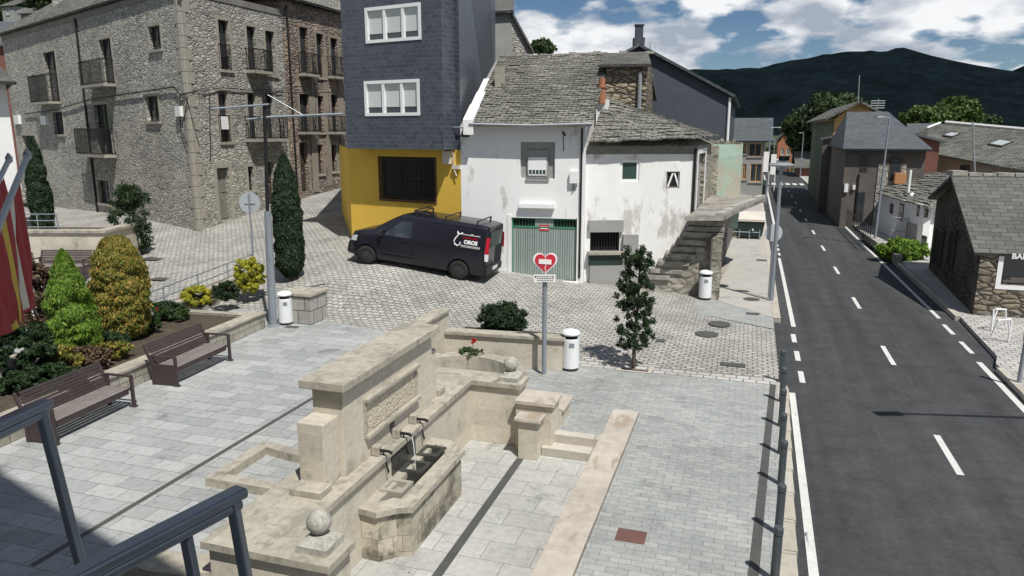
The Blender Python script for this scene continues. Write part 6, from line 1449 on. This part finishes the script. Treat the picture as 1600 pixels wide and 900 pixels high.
m=MB(); u_,v_=toUV(at(993,576,0)); ring(m,[(u_-.42,v_-.3),(u_+.42,v_-.3),(u_+.42,v_+.3),(u_-.42,v_+.3)],[(u_-.33,v_-.22),(u_+.33,v_-.22),(u_+.33,v_+.22),(u_-.33,v_+.22)],-.05,.02); T=thing('tree_pit','square stone edged pit of dark soil around the young tree','tree pit',U(u_,v_,0)); m.build('edging',m_kerb,T)
m=MB(); m.uvbox(u_-.33,u_+.33,v_-.22,v_+.22,-.05,.008); m.build('soil',m_soil,T)
p=gp(212,398); young(p,deep(205,288,p.y).z-p.z,.72,'small dark leafed tree in the upper street before the stone house corner',l_mid2,130,80,.2,.055,.05)
# hedge right
p=at(1420,408,0); bush(Vector((p.x,p.y+.6,.35)),(1.15,.8,.5),120,90,.2,.07,l_lime,'bright green hedge beside the right pavement in front of the white cottage',name='hedge',cat='hedge')
# far trees
def far_tree(px,pyb,pyt,wpx,Y,mat,label,k=120,per=90,ls=.3,cr=1.0,grp='trees behind the houses'):
    c=deep(px,(pyb+pyt)/2,Y); hh=(deep(px,pyt,Y).z-deep(px,pyb,Y).z)/2; r=wpx/2/F*Y; T=thing('broadleaf_tree',label,'tree',Vector((c.x,Y,0)),0,grp)
    trunk(T,Vector((c.x,Y,0)),max(2.,c.z),.3,5,r*.4); P,Nn=clumps(c,(r*.9,r*.9,hh*.9),k,per,cr); leaves(P,ls,mat,'crown',T,Nn,.6,.2); return T
far_tree(1262,245,168,70,105,l_far,'dark broadleaf tree over the far road bend, leftmost of the group',160,120,.28,1.1)
far_tree(1305,215,145,84,100,l_far,'big dark tree rising behind the ochre gable house',180,120,.28,1.2)
far_tree(1240,250,195,34,125,l_far,'dark tree behind the small red house at the bend',90,100,.28,1.)
far_tree(1330,240,180,60,115,l_far,'dark tree behind the roof of the ochre gable house',120,100,.28,1.2)
far_tree(1448,205,168,66,110,l_farl,'lighter green round tree behind the hipped slate roof',140,110,.28,1.)
far_tree(1492,205,154,66,112,l_farl,'taller light green tree left of the white roof ridge',140,110,.28,1.1)
far_tree(1530,215,180,50,118,l_far,'dark low tree behind the white roof ridge at the right',80,100,.28,1.)
far_tree(848,84,62,34,90,l_far,'small dark tree top showing above the white house roof ridge',50,60,.22,.6)
far_tree(118,30,-25,120,100,l_far,'dark tree on the hillside above the stone house roof',150,100,.3,1.4,'hillside trees')
far_tree(15,45,5,60,150,l_far,'dark tree among the hillside houses at upper left',100,90,.35,1.4,'hillside trees')
far_tree(40,20,-20,60,140,l_far,'dark tree above the hillside cottage at upper left',100,90,.35,1.4,'hillside trees')
far_tree(1208,262,228,24,130,l_far,'low dark tree at the end of the road, left of the small red house',60,80,.25,.8)
# weeds at foot of walls
